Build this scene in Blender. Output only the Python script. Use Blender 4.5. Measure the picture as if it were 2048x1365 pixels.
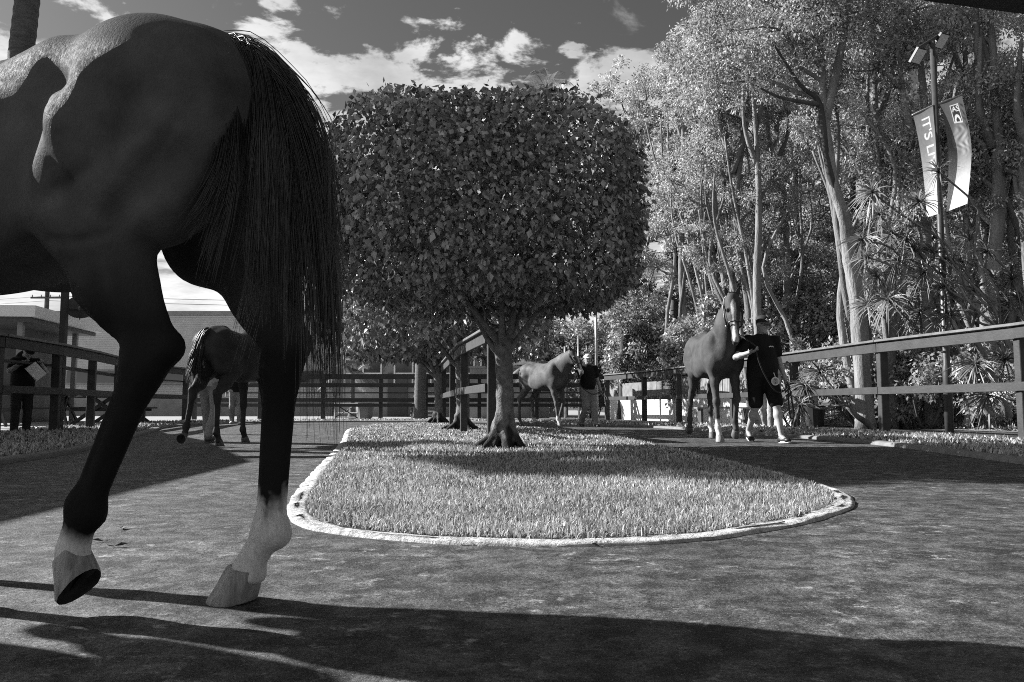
import bpy, math, random
import numpy as np
from mathutils import Vector, Matrix
random.seed(7); RNG = np.random.default_rng(11)
for o in list(bpy.data.objects): bpy.data.objects.remove(o)
SC = bpy.context.scene
COL = SC.collection
R = math.radians
# ------------------------------------------------------------------ camera
FPX = 1593.0
PITCH = math.atan(130 / FPX)
CAMZ = 0.5
cam_d = bpy.data.cameras.new('camera'); cam = bpy.data.objects.new('camera', cam_d); COL.objects.link(cam)
cam_d.sensor_width = 36; cam_d.lens = 36 * FPX / 2048; cam_d.clip_start = 0.05; cam_d.clip_end = 2000
cam.location = (0, 0, CAMZ); cam.rotation_euler = (math.pi / 2 + PITCH, 0, 0)
SC.camera = cam
# ------------------------------------------------------------------ light
SUN_EL = R(30.0)
SX, SY = 0.95, -0.31                      # the way shadows fall on the ground
_n = math.hypot(SX, SY); SX /= _n; SY /= _n
SUN_DIR = Vector((SX * math.cos(SUN_EL), SY * math.cos(SUN_EL), -math.sin(SUN_EL)))
sun_d = bpy.data.lights.new('sun', 'SUN'); sun_d.energy = 5.0; sun_d.angle = R(0.53); sun_d.color = (1, 1, 1)
sun = bpy.data.objects.new('sun', sun_d); COL.objects.link(sun)
sun.rotation_euler = SUN_DIR.to_track_quat('-Z', 'Y').to_euler(); sun.location = (-20, 12, 15)
W = bpy.data.worlds.new('World'); SC.world = W; W.use_nodes = True
SC.view_settings.view_transform = 'Standard'; SC.view_settings.look = 'None'
SC.view_settings.exposure = 1.3; SC.view_settings.gamma = 1.0; SC.view_settings.use_curve_mapping = False
SC.render.engine = 'CYCLES'
SC.cycles.filter_width = 1.0; SC.cycles.use_denoising = False; SC.cycles.use_adaptive_sampling = False; SC.cycles.max_bounces = 6; SC.cycles.diffuse_bounces = 2; SC.cycles.glossy_bounces = 2
SC.cycles.transparent_max_bounces = 8; SC.cycles.caustics_reflective = False; SC.cycles.caustics_refractive = False

def build_world():
    nt = W.node_tree; N = nt.nodes; L = nt.links; N.clear()
    def nd(t, **k):
        n = N.new(t)
        for a, v in k.items(): setattr(n, a, v)
        return n
    def math_(op, a, b=None, c=None, clamp=False):
        n = nd('ShaderNodeMath', operation=op); n.use_clamp = clamp
        for i, v in enumerate((a, b, c)):
            if v is None: continue
            if isinstance(v, (int, float)): n.inputs[i].default_value = v
            else: L.new(v, n.inputs[i])
        return n.outputs[0]
    def mrange(v, a, b, c, d, smooth=True):
        n = nd('ShaderNodeMapRange'); n.interpolation_type = 'SMOOTHSTEP' if smooth else 'LINEAR'
        L.new(v, n.inputs[0])
        for i, x in enumerate((a, b, c, d)): n.inputs[i + 1].default_value = x
        return n.outputs[0]
    sky = nd('ShaderNodeTexSky', sky_type='NISHITA'); sky.sun_disc = False
    sky.sun_elevation = SUN_EL; sky.sun_rotation = math.atan2(-SX, -SY); sky.altitude = 20; sky.dust_density = 1.2
    sep = nd('ShaderNodeSeparateColor'); L.new(sky.outputs[0], sep.inputs[0])
    # the photograph is black and white through a red filter: blue sky reads dark
    g = math_('ADD', math_('MULTIPLY', sep.outputs[0], 0.47), math_('MULTIPLY', sep.outputs[1], 0.13))
    g = math_('MINIMUM', g, 4.2)
    tc = nd('ShaderNodeTexCoord')
    sx = nd('ShaderNodeSeparateXYZ'); L.new(tc.outputs['Generated'], sx.inputs[0])
    z = math_('ADD', math_('MAXIMUM', sx.outputs[2], 0.0), 0.13)
    u = math_('DIVIDE', sx.outputs[0], z); v = math_('DIVIDE', sx.outputs[1], z)
    cx = nd('ShaderNodeCombineXYZ'); L.new(u, cx.inputs[0]); L.new(v, cx.inputs[1]); cx.inputs[2].default_value = 3.7
    def noise(scale, detail, rough, off=(0, 0, 0), dist=0.0, sc=(1, 1, 1)):
        mp = nd('ShaderNodeMapping'); L.new(cx.outputs[0], mp.inputs[0]); mp.inputs['Location'].default_value = off; mp.inputs['Scale'].default_value = sc
        n = nd('ShaderNodeTexNoise'); n.inputs['Scale'].default_value = scale; n.inputs['Detail'].default_value = detail
        n.inputs['Roughness'].default_value = rough; n.inputs['Distortion'].default_value = dist
        L.new(mp.outputs[0], n.inputs['Vector']); return n.outputs[0]
    bank = mrange(math_('ADD', u, math_('MULTIPLY', v, 0.13)), -0.05, -1.15, 0.0, 1.0)   # heavier cloud bank to the west
    low = mrange(sx.outputs[2], 0.47, 0.37, 0.0, 1.0)                                    # cumulus rows towards the horizon
    n1 = noise(2.3, 9, 0.62, (3.1, 1.7, 0), 0.3)
    n2 = noise(5.2, 8, 0.6, (0.4, 5.2, 0), 0.2, (1, 1.0, 1)); n3 = noise(8.5, 6, 0.55, (2.2, 0.3, 0), 0.15)
    cov1 = math_('ADD', n1, math_('MULTIPLY', bank, 0.25))
    m1 = mrange(cov1, 0.59, 0.72, 0.0, 1.0)
    cov2 = math_('ADD', n2, math_('MULTIPLY', low, 0.14))
    m2 = mrange(cov2, 0.595, 0.68, 0.0, 1.0)
    m3 = mrange(n3, 0.655, 0.72, 0.0, 0.9)
    m = math_('MAXIMUM', math_('MAXIMUM', m1, m2), m3, clamp=True)
    shade = mrange(noise(2.6, 6, 0.6, (7, 2, 0)), 0.3, 0.7, 0.55, 1.0)
    cl = math_('MULTIPLY', shade, mrange(bank, 0, 1, 7.5, 9.5))
    mix = nd('ShaderNodeMix', data_type='FLOAT'); L.new(m, mix.inputs[0]); L.new(g, mix.inputs[2]); L.new(cl, mix.inputs[3])
    bg = nd('ShaderNodeBackground'); bg.inputs['Strength'].default_value = 0.05
    L.new(mix.outputs[0], bg.inputs['Color'])
    out = nd('ShaderNodeOutputWorld'); L.new(bg.outputs[0], out.inputs[0])
build_world()
# ------------------------------------------------------------------ helpers
def at(px, py, Y):
    """world point seen at photo pixel (px,py) at world depth Y (used to read real positions off the photo)"""
    x = (px - 1024) / FPX; y = (682.5 - py) / FPX
    dy = math.cos(PITCH) - y * math.sin(PITCH); dz = math.sin(PITCH) + y * math.cos(PITCH)
    t = Y / dy
    return Vector((x * t, Y, CAMZ + dz * t))
def onground(px, py, z=0.0):
    x = (px - 1024) / FPX; y = (682.5 - py) / FPX
    dy = math.cos(PITCH) - y * math.sin(PITCH); dz = math.sin(PITCH) + y * math.cos(PITCH)
    t = (z - CAMZ) / dz
    return Vector((x * t, dy * t, z))

def material(name, base, rough=0.6, var=0.25, scale=8.0, detail=4, bump=0.0, bscale=None, spec=0.5, stretch=(1, 1, 1),
             attr=None, attr_col=0.7, rnd=0.0, sheen=0.0, trans=0.0, coat=0.0, bdist=0.01, metallic=0.0, leafattr=False, rvar=0.0):
    m = bpy.data.materials.new(name); m.use_nodes = True
    nt = m.node_tree; N = nt.nodes; L = nt.links; b = N['Principled BSDF']
    b.inputs['Roughness'].default_value = rough; b.inputs['Specular IOR Level'].default_value = spec
    b.inputs['Metallic'].default_value = metallic
    b.inputs['Sheen Weight'].default_value = sheen; b.inputs['Coat Weight'].default_value = coat
    tc = N.new('ShaderNodeTexCoord'); mp = N.new('ShaderNodeMapping'); L.new(tc.outputs['Object'], mp.inputs[0]); mp.inputs['Scale'].default_value = stretch
    nz = N.new('ShaderNodeTexNoise'); nz.inputs['Scale'].default_value = scale; nz.inputs['Detail'].default_value = detail; nz.inputs['Roughness'].default_value = 0.62
    L.new(mp.outputs[0], nz.inputs['Vector'])
    mr = N.new('ShaderNodeMapRange'); L.new(nz.outputs[0], mr.inputs[0]); mr.inputs[1].default_value = 0.28; mr.inputs[2].default_value = 0.72
    mr.inputs[3].default_value = base * (1 - var); mr.inputs[4].default_value = base * (1 + var)
    col = mr.outputs[0]
    if rnd:
        oi = N.new('ShaderNodeObjectInfo'); q = N.new('ShaderNodeMapRange'); L.new(oi.outputs['Random'], q.inputs[0]); q.inputs[3].default_value = 1 - rnd; q.inputs[4].default_value = 1 + rnd
        mm = N.new('ShaderNodeMath'); mm.operation = 'MULTIPLY'; L.new(col, mm.inputs[0]); L.new(q.outputs[0], mm.inputs[1]); col = mm.outputs[0]
    if leafattr:
        at_ = N.new('ShaderNodeAttribute'); at_.attribute_name = 'tone'
        mm = N.new('ShaderNodeMath'); mm.operation = 'MULTIPLY'; L.new(col, mm.inputs[0]); L.new(at_.outputs['Fac'], mm.inputs[1]); col = mm.outputs[0]
    if attr:
        at_ = N.new('ShaderNodeAttribute'); at_.attribute_name = attr
        mx = N.new('ShaderNodeMix'); mx.data_type = 'FLOAT'; L.new(at_.outputs['Fac'], mx.inputs[0]); L.new(col, mx.inputs[2])
        c2 = N.new('ShaderNodeMapRange'); L.new(nz.outputs[0], c2.inputs[0]); c2.inputs[1].default_value = .25; c2.inputs[2].default_value = .75
        c2.inputs[3].default_value = attr_col * .82; c2.inputs[4].default_value = attr_col * 1.1
        L.new(c2.outputs[0], mx.inputs[3]); col = mx.outputs[0]
    L.new(col, b.inputs['Base Color'])
    if rvar:
        q = N.new('ShaderNodeMapRange'); L.new(nz.outputs[0], q.inputs[0]); q.inputs[1].default_value = .3; q.inputs[2].default_value = .7
        q.inputs[3].default_value = rough - rvar; q.inputs[4].default_value = rough + rvar; L.new(q.outputs[0], b.inputs['Roughness'])
    if bump:
        n2 = N.new('ShaderNodeTexNoise'); n2.inputs['Scale'].default_value = bscale or scale * 3; n2.inputs['Detail'].default_value = 6; n2.inputs['Roughness'].default_value = .65
        L.new(mp.outputs[0], n2.inputs['Vector'])
        bp = N.new('ShaderNodeBump'); bp.inputs['Strength'].default_value = bump; bp.inputs['Distance'].default_value = bdist
        L.new(n2.outputs[0], bp.inputs['Height']); L.new(bp.outputs[0], b.inputs['Normal'])
    if trans:
        t = N.new('ShaderNodeBsdfTranslucent'); L.new(col, t.inputs[0])
        ms = N.new('ShaderNodeMixShader'); ms.inputs[0].default_value = trans
        L.new(b.outputs[0], ms.inputs[1]); L.new(t.outputs[0], ms.inputs[2]); L.new(ms.outputs[0], N['Material Output'].inputs[0])
    return m

ORIG = {}
def tag(o, label=None, cat=None, group=None, kind=None):
    if label: o['label'] = label
    if cat: o['category'] = cat
    if group: o['group'] = group
    if kind: o['kind'] = kind
    return o
def thing(name, label, cat, loc=(0, 0, 0), rotz=0.0, group=None):
    o = bpy.data.objects.new(name, None); COL.objects.link(o); o.location = loc; o.rotation_euler = (0, 0, rotz)
    o.empty_display_size = 0.1
    ORIG[o.name] = Vector(loc) if not rotz else None
    return tag(o, label, cat, group)
def link(name, me, mat, parent=None):
    o = bpy.data.objects.new(name, me); COL.objects.link(o)
    if mat is not None: me.materials.append(mat)
    if parent is not None: o.parent = parent
    return o
def origin_of(parent):
    p = parent
    while p is not None:
        if p.name in ORIG: return ORIG[p.name]
        p = p.parent
    return None
def np_mesh(name, V, F, mat, parent=None, smooth=False, attrs=None, local=False):
    """V (n,3) world coords (or the parent's own coords when local), F (m,k) with k = 3 or 4"""
    V = np.asarray(V, dtype=np.float32); F = np.asarray(F, dtype=np.int32)
    o_ = None if local else origin_of(parent)
    if o_ is not None: V = V - np.array(o_, dtype=np.float32)
    me = bpy.data.meshes.new(name); k = F.shape[1]
    me.vertices.add(len(V)); me.vertices.foreach_set('co', V.ravel())
    me.loops.add(F.size); me.loops.foreach_set('vertex_index', F.ravel())
    me.polygons.add(len(F)); me.polygons.foreach_set('loop_start', np.arange(0, F.size, k, dtype=np.int32))
    if smooth: me.polygons.foreach_set('use_smooth', np.ones(len(F), dtype=bool))
    me.update(calc_edges=True)
    if attrs:
        for n, a in attrs.items():
            x = me.attributes.new(n, 'FLOAT', 'POINT'); x.data.foreach_set('value', np.asarray(a, dtype=np.float32))
    return link(name, me, mat, parent)

class MB:
    def __init__(s): s.v = []; s.f = []
    def add(s, vs, fs):
        b = len(s.v); s.v += [tuple(v) for v in vs]; s.f += [tuple(i + b for i in f) for f in fs]; return s
    def box(s, c, d, rz=0.0, ry=0.0, rx=0.0):
        M = Matrix.Rotation(rz, 3, 'Z') @ Matrix.Rotation(ry, 3, 'Y') @ Matrix.Rotation(rx, 3, 'X'); c = Vector(c)
        vs = [c + M @ Vector((d[0] / 2 * a, d[1] / 2 * b, d[2] / 2 * e)) for a in (-1, 1) for b in (-1, 1) for e in (-1, 1)]
        return s.add(vs, [(0, 1, 3, 2), (4, 6, 7, 5), (0, 4, 5, 1), (2, 3, 7, 6), (0, 2, 6, 4), (1, 5, 7, 3)])
    def beam(s, p, q, w, h, up=(0, 0, 1), ch=0.0):
        """a plank from p to q, w across, h along up (chamfered edges when ch)"""
        p = Vector(p); q = Vector(q); d = (q - p).normalized(); u = Vector(up); sd = d.cross(u).normalized(); u = sd.cross(d).normalized()
        if ch:
            a, b = w / 2, h / 2
            pr = [(-a + ch, -b), (a - ch, -b), (a, -b + ch), (a, b - ch), (a - ch, b), (-a + ch, b), (-a, b - ch), (-a, -b + ch)]
        else:
            a, b = w / 2, h / 2; pr = [(-a, -b), (a, -b), (a, b), (-a, b)]
        n = len(pr); vs = [e + sd * x + u * y for e in (p, q) for x, y in pr]
        fs = [(i, (i + 1) % n, n + (i + 1) % n, n + i) for i in range(n)] + [tuple(range(n - 1, -1, -1)), tuple(range(n, 2 * n))]
        return s.add(vs, fs)
    def tube(s, pts, rad, n=8, cap=True, squash=None):
        pts = [Vector(p) for p in pts]; m = len(pts)
        if not hasattr(rad, '__len__'): rad = [rad] * m
        vs = []; ref = None
        for i, p in enumerate(pts):
            d = (pts[min(i + 1, m - 1)] - pts[max(i - 1, 0)]).normalized()
            if ref is None:
                ref = Vector((0, 0, 1)) if abs(d.z) < .9 else Vector((1, 0, 0))
            x = (ref - d * ref.dot(d)).normalized(); ref = x; y = d.cross(x)
            for k in range(n):
                a = 2 * math.pi * k / n; vs.append(p + (x * math.cos(a) + y * math.sin(a)) * rad[i])
        fs = [(i * n + k, i * n + (k + 1) % n, (i + 1) * n + (k + 1) % n, (i + 1) * n + k) for i in range(m - 1) for k in range(n)]
        if cap: fs += [tuple(range(n - 1, -1, -1)), tuple((m - 1) * n + k for k in range(n))]
        return s.add(vs, fs)
    def ball(s, c, r, nu=10, nv=7):
        c = Vector(c); r = Vector(r) if hasattr(r, '__len__') else Vector((r, r, r)); vs = [c + Vector((0, 0, r.z))]
        for j in range(1, nv):
            t = math.pi * j / nv
            for i in range(nu):
                a = 2 * math.pi * i / nu; vs.append(c + Vector((r.x * math.sin(t) * math.cos(a), r.y * math.sin(t) * math.sin(a), r.z * math.cos(t))))
        vs.append(c - Vector((0, 0, r.z))); fs = [(0, 1 + i, 1 + (i + 1) % nu) for i in range(nu)]
        for j in range(nv - 2):
            for i in range(nu): a = 1 + j * nu; fs.append((a + i, a + nu + i, a + nu + (i + 1) % nu, a + (i + 1) % nu))
        l = len(vs) - 1; a = 1 + (nv - 2) * nu; fs += [(a + i, l, a + (i + 1) % nu) for i in range(nu)]
        return s.add(vs, fs)
    def poly(s, pts, z0, z1):
        n = len(pts); vs = [(p[0], p[1], z0) for p in pts] + [(p[0], p[1], z1) for p in pts]
        return s.add(vs, [tuple(range(n, 2 * n))] + [(i, (i + 1) % n, n + (i + 1) % n, n + i) for i in range(n)])
    def build(s, name, mat, parent=None, smooth=False, local=False):
        o_ = None if local else origin_of(parent)
        vs = s.v if o_ is None else [(v[0] - o_.x, v[1] - o_.y, v[2] - o_.z) for v in s.v]
        me = bpy.data.meshes.new(name); me.from_pydata(vs, [], s.f)
        if smooth: me.polygons.foreach_set('use_smooth', [True] * len(me.polygons))
        return link(name, me, mat, parent)

def catmull(pts, n=8, closed=False):
    P = [np.array(p, float) for p in pts]; out = []; m = len(P); rng = range(m if closed else m - 1)
    for i in rng:
        g = (lambda k: P[k % m]) if closed else (lambda k: P[min(max(k, 0), m - 1)])
        p0, p1, p2, p3 = g(i - 1), g(i), g(i + 1), g(i + 2)
        for j in range(n):
            t = j / n; out.append(0.5 * ((2 * p1) + (p2 - p0) * t + (2 * p0 - 5 * p1 + 4 * p2 - p3) * t * t + (3 * p1 - p0 - 3 * p2 + p3) * t ** 3))
    if not closed: out.append(P[-1])
    return np.array(out)
def inside(poly, x, y):
    c = np.zeros(len(x), bool); n = len(poly); j = n - 1
    for i in range(n):
        xi, yi = poly[i][:2]; xj, yj = poly[j][:2]
        k = ((yi > y) != (yj > y)) & (x < (xj - xi) * (y - yi) / (yj - yi + 1e-12) + xi); c ^= k; j = i
    return c
def offset(poly, d, closed=True):
    P = np.asarray(poly)[:, :2]; t = (np.roll(P, -1, 0) - np.roll(P, 1, 0)) if closed else np.gradient(P, axis=0)
    t /= np.linalg.norm(t, axis=1)[:, None] + 1e-9
    return P + np.stack([t[:, 1], -t[:, 0]], 1) * d

# ------------------------------------------------------------------ smooth solid modelling (distance fields -> one continuous skin)
class Flesh:
    def __init__(s, res): s.res = res; s.p = []
    def cone(s, a, b, ra, rb, k=0.03, flat=None, sub=False):
        s.p.append(('c', np.array(a, float), np.array(b, float), ra, rb, k, flat, sub)); return s
    def chain(s, pts, rad, k=0.03, flat=None):
        for i in range(len(pts) - 1): s.cone(pts[i], pts[i + 1], rad[i], rad[i + 1], k, flat)
        return s
    def ball(s, c, r, k=0.03, rot=None, sub=False):
        r = np.array(r if hasattr(r, '__len__') else (r, r, r), float)
        s.p.append(('e', np.array(c, float), r, np.array(rot if rot is not None else Matrix.Identity(3), float), k, sub)); return s
    def skin(s):
        h = s.res; lo = np.full(3, 1e9); hi = -lo
        for q in s.p:
            if q[-1]: continue
            if q[0] == 'c': r = max(q[3], q[4]) + q[5]; lo = np.minimum(lo, np.minimum(q[1], q[2]) - r); hi = np.maximum(hi, np.maximum(q[1], q[2]) + r)
            else: r = q[2].max() + q[4]; lo = np.minimum(lo, q[1] - r); hi = np.maximum(hi, q[1] + r)
        lo -= 3 * h; n = np.ceil((hi - lo) / h).astype(int) + 4
        D = np.full(n, 1.0, np.float32)
        ax = [(lo[i] + h * np.arange(n[i])).astype(np.float32) for i in range(3)]
        for q in s.p:
            if q[0] == 'c': k = q[5]; r = max(q[3], q[4]) + k + 2.5 * h; a = np.minimum(q[1], q[2]) - r; b = np.maximum(q[1], q[2]) + r
            else: k = q[4]; r = q[2].max() + k + 2.5 * h; a = q[1] - r; b = q[1] + r
            i0 = np.clip(((a - lo) / h).astype(int), 0, n - 1); i1 = np.clip(((b - lo) / h).astype(int) + 2, 1, n)
            X = ax[0][i0[0]:i1[0], None, None]; Y = ax[1][None, i0[1]:i1[1], None]; Z = ax[2][None, None, i0[2]:i1[2]]
            if q[0] == 'c':
                A, B = q[1], q[2]; v = B - A; vv = max(float(v @ v), 1e-9)
                t = np.clip(((X - A[0]) * v[0] + (Y - A[1]) * v[1] + (Z - A[2]) * v[2]) / vv, 0, 1)
                dx = X - A[0] - t * v[0]; dy = Y - A[1] - t * v[1]; dz = Z - A[2] - t * v[2]
                if q[6] is not None:
                    nn, f = np.array(q[6][0], float), q[6][1]; c = (dx * nn[0] + dy * nn[1] + dz * nn[2]) * (1 / f - 1)
                    dx = dx + c * nn[0]; dy = dy + c * nn[1]; dz = dz + c * nn[2]
                d = np.sqrt(dx * dx + dy * dy + dz * dz) - (q[3] + (q[4] - q[3]) * t)
            else:
                c, r, M = q[1], q[2], q[3]; dx, dy, dz = X - c[0], Y - c[1], Z - c[2]
                a0 = (M[0, 0] * dx + M[1, 0] * dy + M[2, 0] * dz); a1 = (M[0, 1] * dx + M[1, 1] * dy + M[2, 1] * dz); a2 = (M[0, 2] * dx + M[1, 2] * dy + M[2, 2] * dz)
                k0 = np.sqrt((a0 / r[0]) ** 2 + (a1 / r[1]) ** 2 + (a2 / r[2]) ** 2); k1 = np.sqrt((a0 / r[0] ** 2) ** 2 + (a1 / r[1] ** 2) ** 2 + (a2 / r[2] ** 2) ** 2)
                d = k0 * (k0 - 1) / (k1 + 1e-9)
            S = D[i0[0]:i1[0], i0[1]:i1[1], i0[2]:i1[2]]
            if q[-1]:
                d = -d; w = np.clip(.5 - .5 * (d - S) / k, 0, 1); S[...] = d * (1 - w) + S * w + k * w * (1 - w)
            else:
                w = np.clip(.5 + .5 * (d - S) / k, 0, 1); S[...] = d * (1 - w) + S * w - k * w * (1 - w)
        return s._nets(D, lo, h)
    @staticmethod
    def _nets(D, lo, h):
        I = D < 0; n = np.array(D.shape)
        c = np.zeros(n - 1, np.int8)
        for i in (0, 1):
            for j in (0, 1):
                for k in (0, 1): c += I[i:n[0] - 1 + i, j:n[1] - 1 + j, k:n[2] - 1 + k]
        act = (c > 0) & (c < 8); ids = np.argwhere(act); num = np.full(n - 1, -1, np.int32); num[act] = np.arange(len(ids))
        pos = np.zeros((len(ids), 3)); cnt = np.zeros(len(ids))
        cor = [(i, j, k) for i in (0, 1) for j in (0, 1) for k in (0, 1)]
        val = {q: D[ids[:, 0] + q[0], ids[:, 1] + q[1], ids[:, 2] + q[2]] for q in cor}
        for a in cor:
            for ax in range(3):
                if a[ax]: continue
                b = tuple(1 if i == ax else a[i] for i in range(3)); va, vb = val[a], val[b]; m = (va < 0) != (vb < 0)
                t = np.where(m, va / np.where(va == vb, 1, va - vb), 0); p = np.zeros((len(ids), 3)) + np.array(a); p[:, ax] += t
                pos += p * m[:, None]; cnt += m
        V = lo + h * (ids + pos / np.maximum(cnt, 1)[:, None]); Fs = []
        for ax in range(3):
            o1, o2 = [(1, 2), (2, 0), (0, 1)][ax]
            sl0 = [slice(None)] * 3; sl1 = [slice(None)] * 3; sl0[ax] = slice(0, -1); sl1[ax] = slice(1, None)
            E = np.argwhere(I[tuple(sl0)] != I[tuple(sl1)]); E = E[(E[:, o1] > 0) & (E[:, o2] > 0)]
            def cell(d1, d2):
                q = E.copy(); q[:, o1] -= d1; q[:, o2] -= d2; return num[q[:, 0], q[:, 1], q[:, 2]]
            Q = np.stack([cell(1, 1), cell(0, 1), cell(0, 0), cell(1, 0)], 1)
            ins = I[E[:, 0], E[:, 1], E[:, 2]]; Q[~ins] = Q[~ins][:, ::-1]; Fs.append(Q)
        return V, np.concatenate(Fs)

def strands(roots, guides, n, rad, seed, nseg=12, jitter=0.02, taper=0.25, tri=True):
    """hair: each strand follows a random blend of guide curves (each guide an (m,3) array); returns V, F of thin three-sided tubes"""
    r = np.random.default_rng(seed); G = np.stack([catmull(g, 12)[np.linspace(0, (len(g) - 1) * 12, nseg).astype(int)] for g in guides])
    ncl = max(3, n // 22); wc = r.dirichlet(np.full(len(guides), roots), ncl); ci = r.integers(0, ncl, n)      # strands gather in locks
    w = wc[ci] * .86 + r.dirichlet(np.full(len(guides), roots), n) * .14; P = np.einsum('ng,gsk->nsk', w, G)
    s = np.linspace(0, 1, nseg)
    ph = r.uniform(0, 6.28, (ncl, 3))[ci] + r.normal(0, .25, (n, 3)); fr = r.uniform(1.0, 3.4, (ncl, 3))[ci]; am = r.normal(0, jitter, (ncl, 3))[ci] * r.uniform(.7, 1.3, (n, 1))
    wob = am[:, None, :] * (s[None, :, None] ** 1.1) * np.sin(fr[:, None, :] * s[None, :, None] * 3.0 + ph[:, None, :]) + r.normal(0, jitter * .35, (n, 1, 3))
    P = P + wob
    L = r.uniform(.74, 1.0, ncl)[ci] * r.uniform(.86, 1.0, n)                       # unequal lengths
    tt = s[None, :] * L[:, None]; idx = tt * (nseg - 1); i0 = np.clip(idx.astype(int), 0, nseg - 2); f = (idx - i0)[..., None]
    ar = np.arange(n)[:, None]; P = P[ar, i0] * (1 - f) + P[ar, i0 + 1] * f
    T = np.gradient(P, axis=1); T /= np.linalg.norm(T, axis=2, keepdims=True) + 1e-9
    ref = np.array([0.3, 0.9, 0.1]); A = np.cross(T, ref); A /= np.linalg.norm(A, axis=2, keepdims=True) + 1e-9; B = np.cross(T, A)
    rr = (rad * r.uniform(.6, 1.2, n))[:, None] * (1 - (1 - taper) * s[None, :] ** 2)
    V = np.stack([P + (A * math.cos(a) + B * math.sin(a)) * rr[..., None] for a in (0, 2.094, 4.189)], 2)   # n,seg,3,3
    V = V.reshape(-1, 3); base = (np.arange(n)[:, None] * nseg + np.arange(nseg - 1)[None, :]) * 3
    F = np.concatenate([np.stack([base + k, base + (k + 1) % 3, base + 3 + (k + 1) % 3, base + 3 + k], -1).reshape(-1, 4) for k in range(3)])
    return V, F
# ------------------------------------------------------------------ materials
def asphalt_material():
    m = bpy.data.materials.new('asphalt'); m.use_nodes = True; nt = m.node_tree; N = nt.nodes; L = nt.links; b = N['Principled BSDF']
    tc = N.new('ShaderNodeTexCoord')
    def noise(sc, det, ro, st=(1, 1, 1), dist=0.0):
        mp = N.new('ShaderNodeMapping'); mp.inputs['Scale'].default_value = st; L.new(tc.outputs['Object'], mp.inputs[0])
        n = N.new('ShaderNodeTexNoise'); n.inputs['Scale'].default_value = sc; n.inputs['Detail'].default_value = det; n.inputs['Roughness'].default_value = ro; n.inputs['Distortion'].default_value = dist
        L.new(mp.outputs[0], n.inputs['Vector']); return n.outputs[0]
    def mr(v, a, b_, c, d, sm=False):
        q = N.new('ShaderNodeMapRange'); L.new(v, q.inputs[0])
        if sm: q.interpolation_type = 'SMOOTHSTEP'
        for i, x in enumerate((a, b_, c, d)): q.inputs[i + 1].default_value = x
        return q.outputs[0]
    def mt(op, a, b_):
        n = N.new('ShaderNodeMath'); n.operation = op
        for i, v in enumerate((a, b_)):
            if isinstance(v, (int, float)): n.inputs[i].default_value = v
            else: L.new(v, n.inputs[i])
        return n.outputs[0]
    big = mr(noise(1.3, 6, .65), .36, .64, .6, 1.35)
    fine = mr(noise(85, 4, .75), .35, .65, .35, 1.7)
    scuff = mr(noise(13, 7, .75, (1, 1.2, 1), .25), .53, .66, 0, 1, True)      # pale worn scuffs
    scuff2 = mr(noise(2.2, 4, .6, (1, 1, 1), .6), .45, .6, 0.15, 1)
    spk = mr(noise(160, 2, .5), .62, .68, 0, 1)                                  # light chips in the aggregate
    dark = mr(noise(3.3, 6, .65, (1, 1, 1), .8), .60, .75, 1.0, .62, True)
    c = mt('MULTIPLY', mt('MULTIPLY', mt('MULTIPLY', mt('MULTIPLY', big, fine), mr(noise(7.5, 7, .72, (1, 1.1, 1), .2), .42, .60, .36, 1.95)), dark), 0.053)
    c = mt('ADD', c, mt('MULTIPLY', mt('MULTIPLY', scuff, scuff2), 0.26))
    vo = N.new('ShaderNodeTexVoronoi'); vo.inputs['Scale'].default_value = 2.3; mpv = N.new('ShaderNodeMapping'); L.new(tc.outputs['Object'], mpv.inputs[0]); L.new(mpv.outputs[0], vo.inputs['Vector'])
    hp_ = mt('MULTIPLY', mr(vo.outputs['Distance'], .11, .135, 0, 1, True), mr(vo.outputs['Distance'], .15, .18, 1, 0, True))      # faint arcs left by hooves
    c = mt('ADD', c, mt('MULTIPLY', mt('MULTIPLY', hp_, mr(noise(5, 5, .7), .48, .62, 0, 1)), 0.07))
    c = mt('ADD', c, mt('MULTIPLY', spk, 0.12))
    L.new(c, b.inputs['Base Color']); b.inputs['Roughness'].default_value = .72; b.inputs['Specular IOR Level'].default_value = .35
    h = mt('ADD', noise(45, 6, .75), mt('MULTIPLY', noise(9, 5, .7, (1, 1.4, 1), .5), 1.2))
    bp = N.new('ShaderNodeBump'); bp.inputs['Strength'].default_value = .9; bp.inputs['Distance'].default_value = .018
    L.new(h, bp.inputs['Height']); L.new(bp.outputs[0], b.inputs['Normal'])
    return m
M = {}
M['asphalt'] = asphalt_material()
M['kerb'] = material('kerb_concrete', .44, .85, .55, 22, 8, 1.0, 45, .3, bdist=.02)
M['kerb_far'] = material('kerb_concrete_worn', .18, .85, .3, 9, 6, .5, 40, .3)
M['soil'] = material('soil_under_grass', .06, .95, .4, 12, 6, .6, 40, .1)
M['grass'] = material('grass_blade', .36, .5, .25, 1.2, 3, spec=.45, leafattr=True, trans=.30)
M['concrete'] = material('concrete_paving', .30, .85, .2, 2.5, 6, .3, 30, .3)
M['mulch'] = material('mulch', .22, .95, .6, 26, 7, 1.0, 30, .1, bdist=.05)
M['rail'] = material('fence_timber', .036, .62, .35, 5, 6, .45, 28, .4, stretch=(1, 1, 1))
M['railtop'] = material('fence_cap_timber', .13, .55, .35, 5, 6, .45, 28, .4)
M['post'] = material('fence_post_stain', .035, .6, .35, 6, 5, .4, 30, .4)
M['black'] = material('black_paint', .014, .5, .3, 6, 4)
M['white'] = material('white_paint', .72, .6, .10, 3, 5)
M['grey'] = material('grey_paint', .22, .6, .2, 3, 5)
M['dgrey'] = material('dark_grey_paint', .06, .55, .25, 3, 5)
M['metal'] = material('galvanised_metal', .42, .4, .2, 6, 5, metallic=.4)
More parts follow.
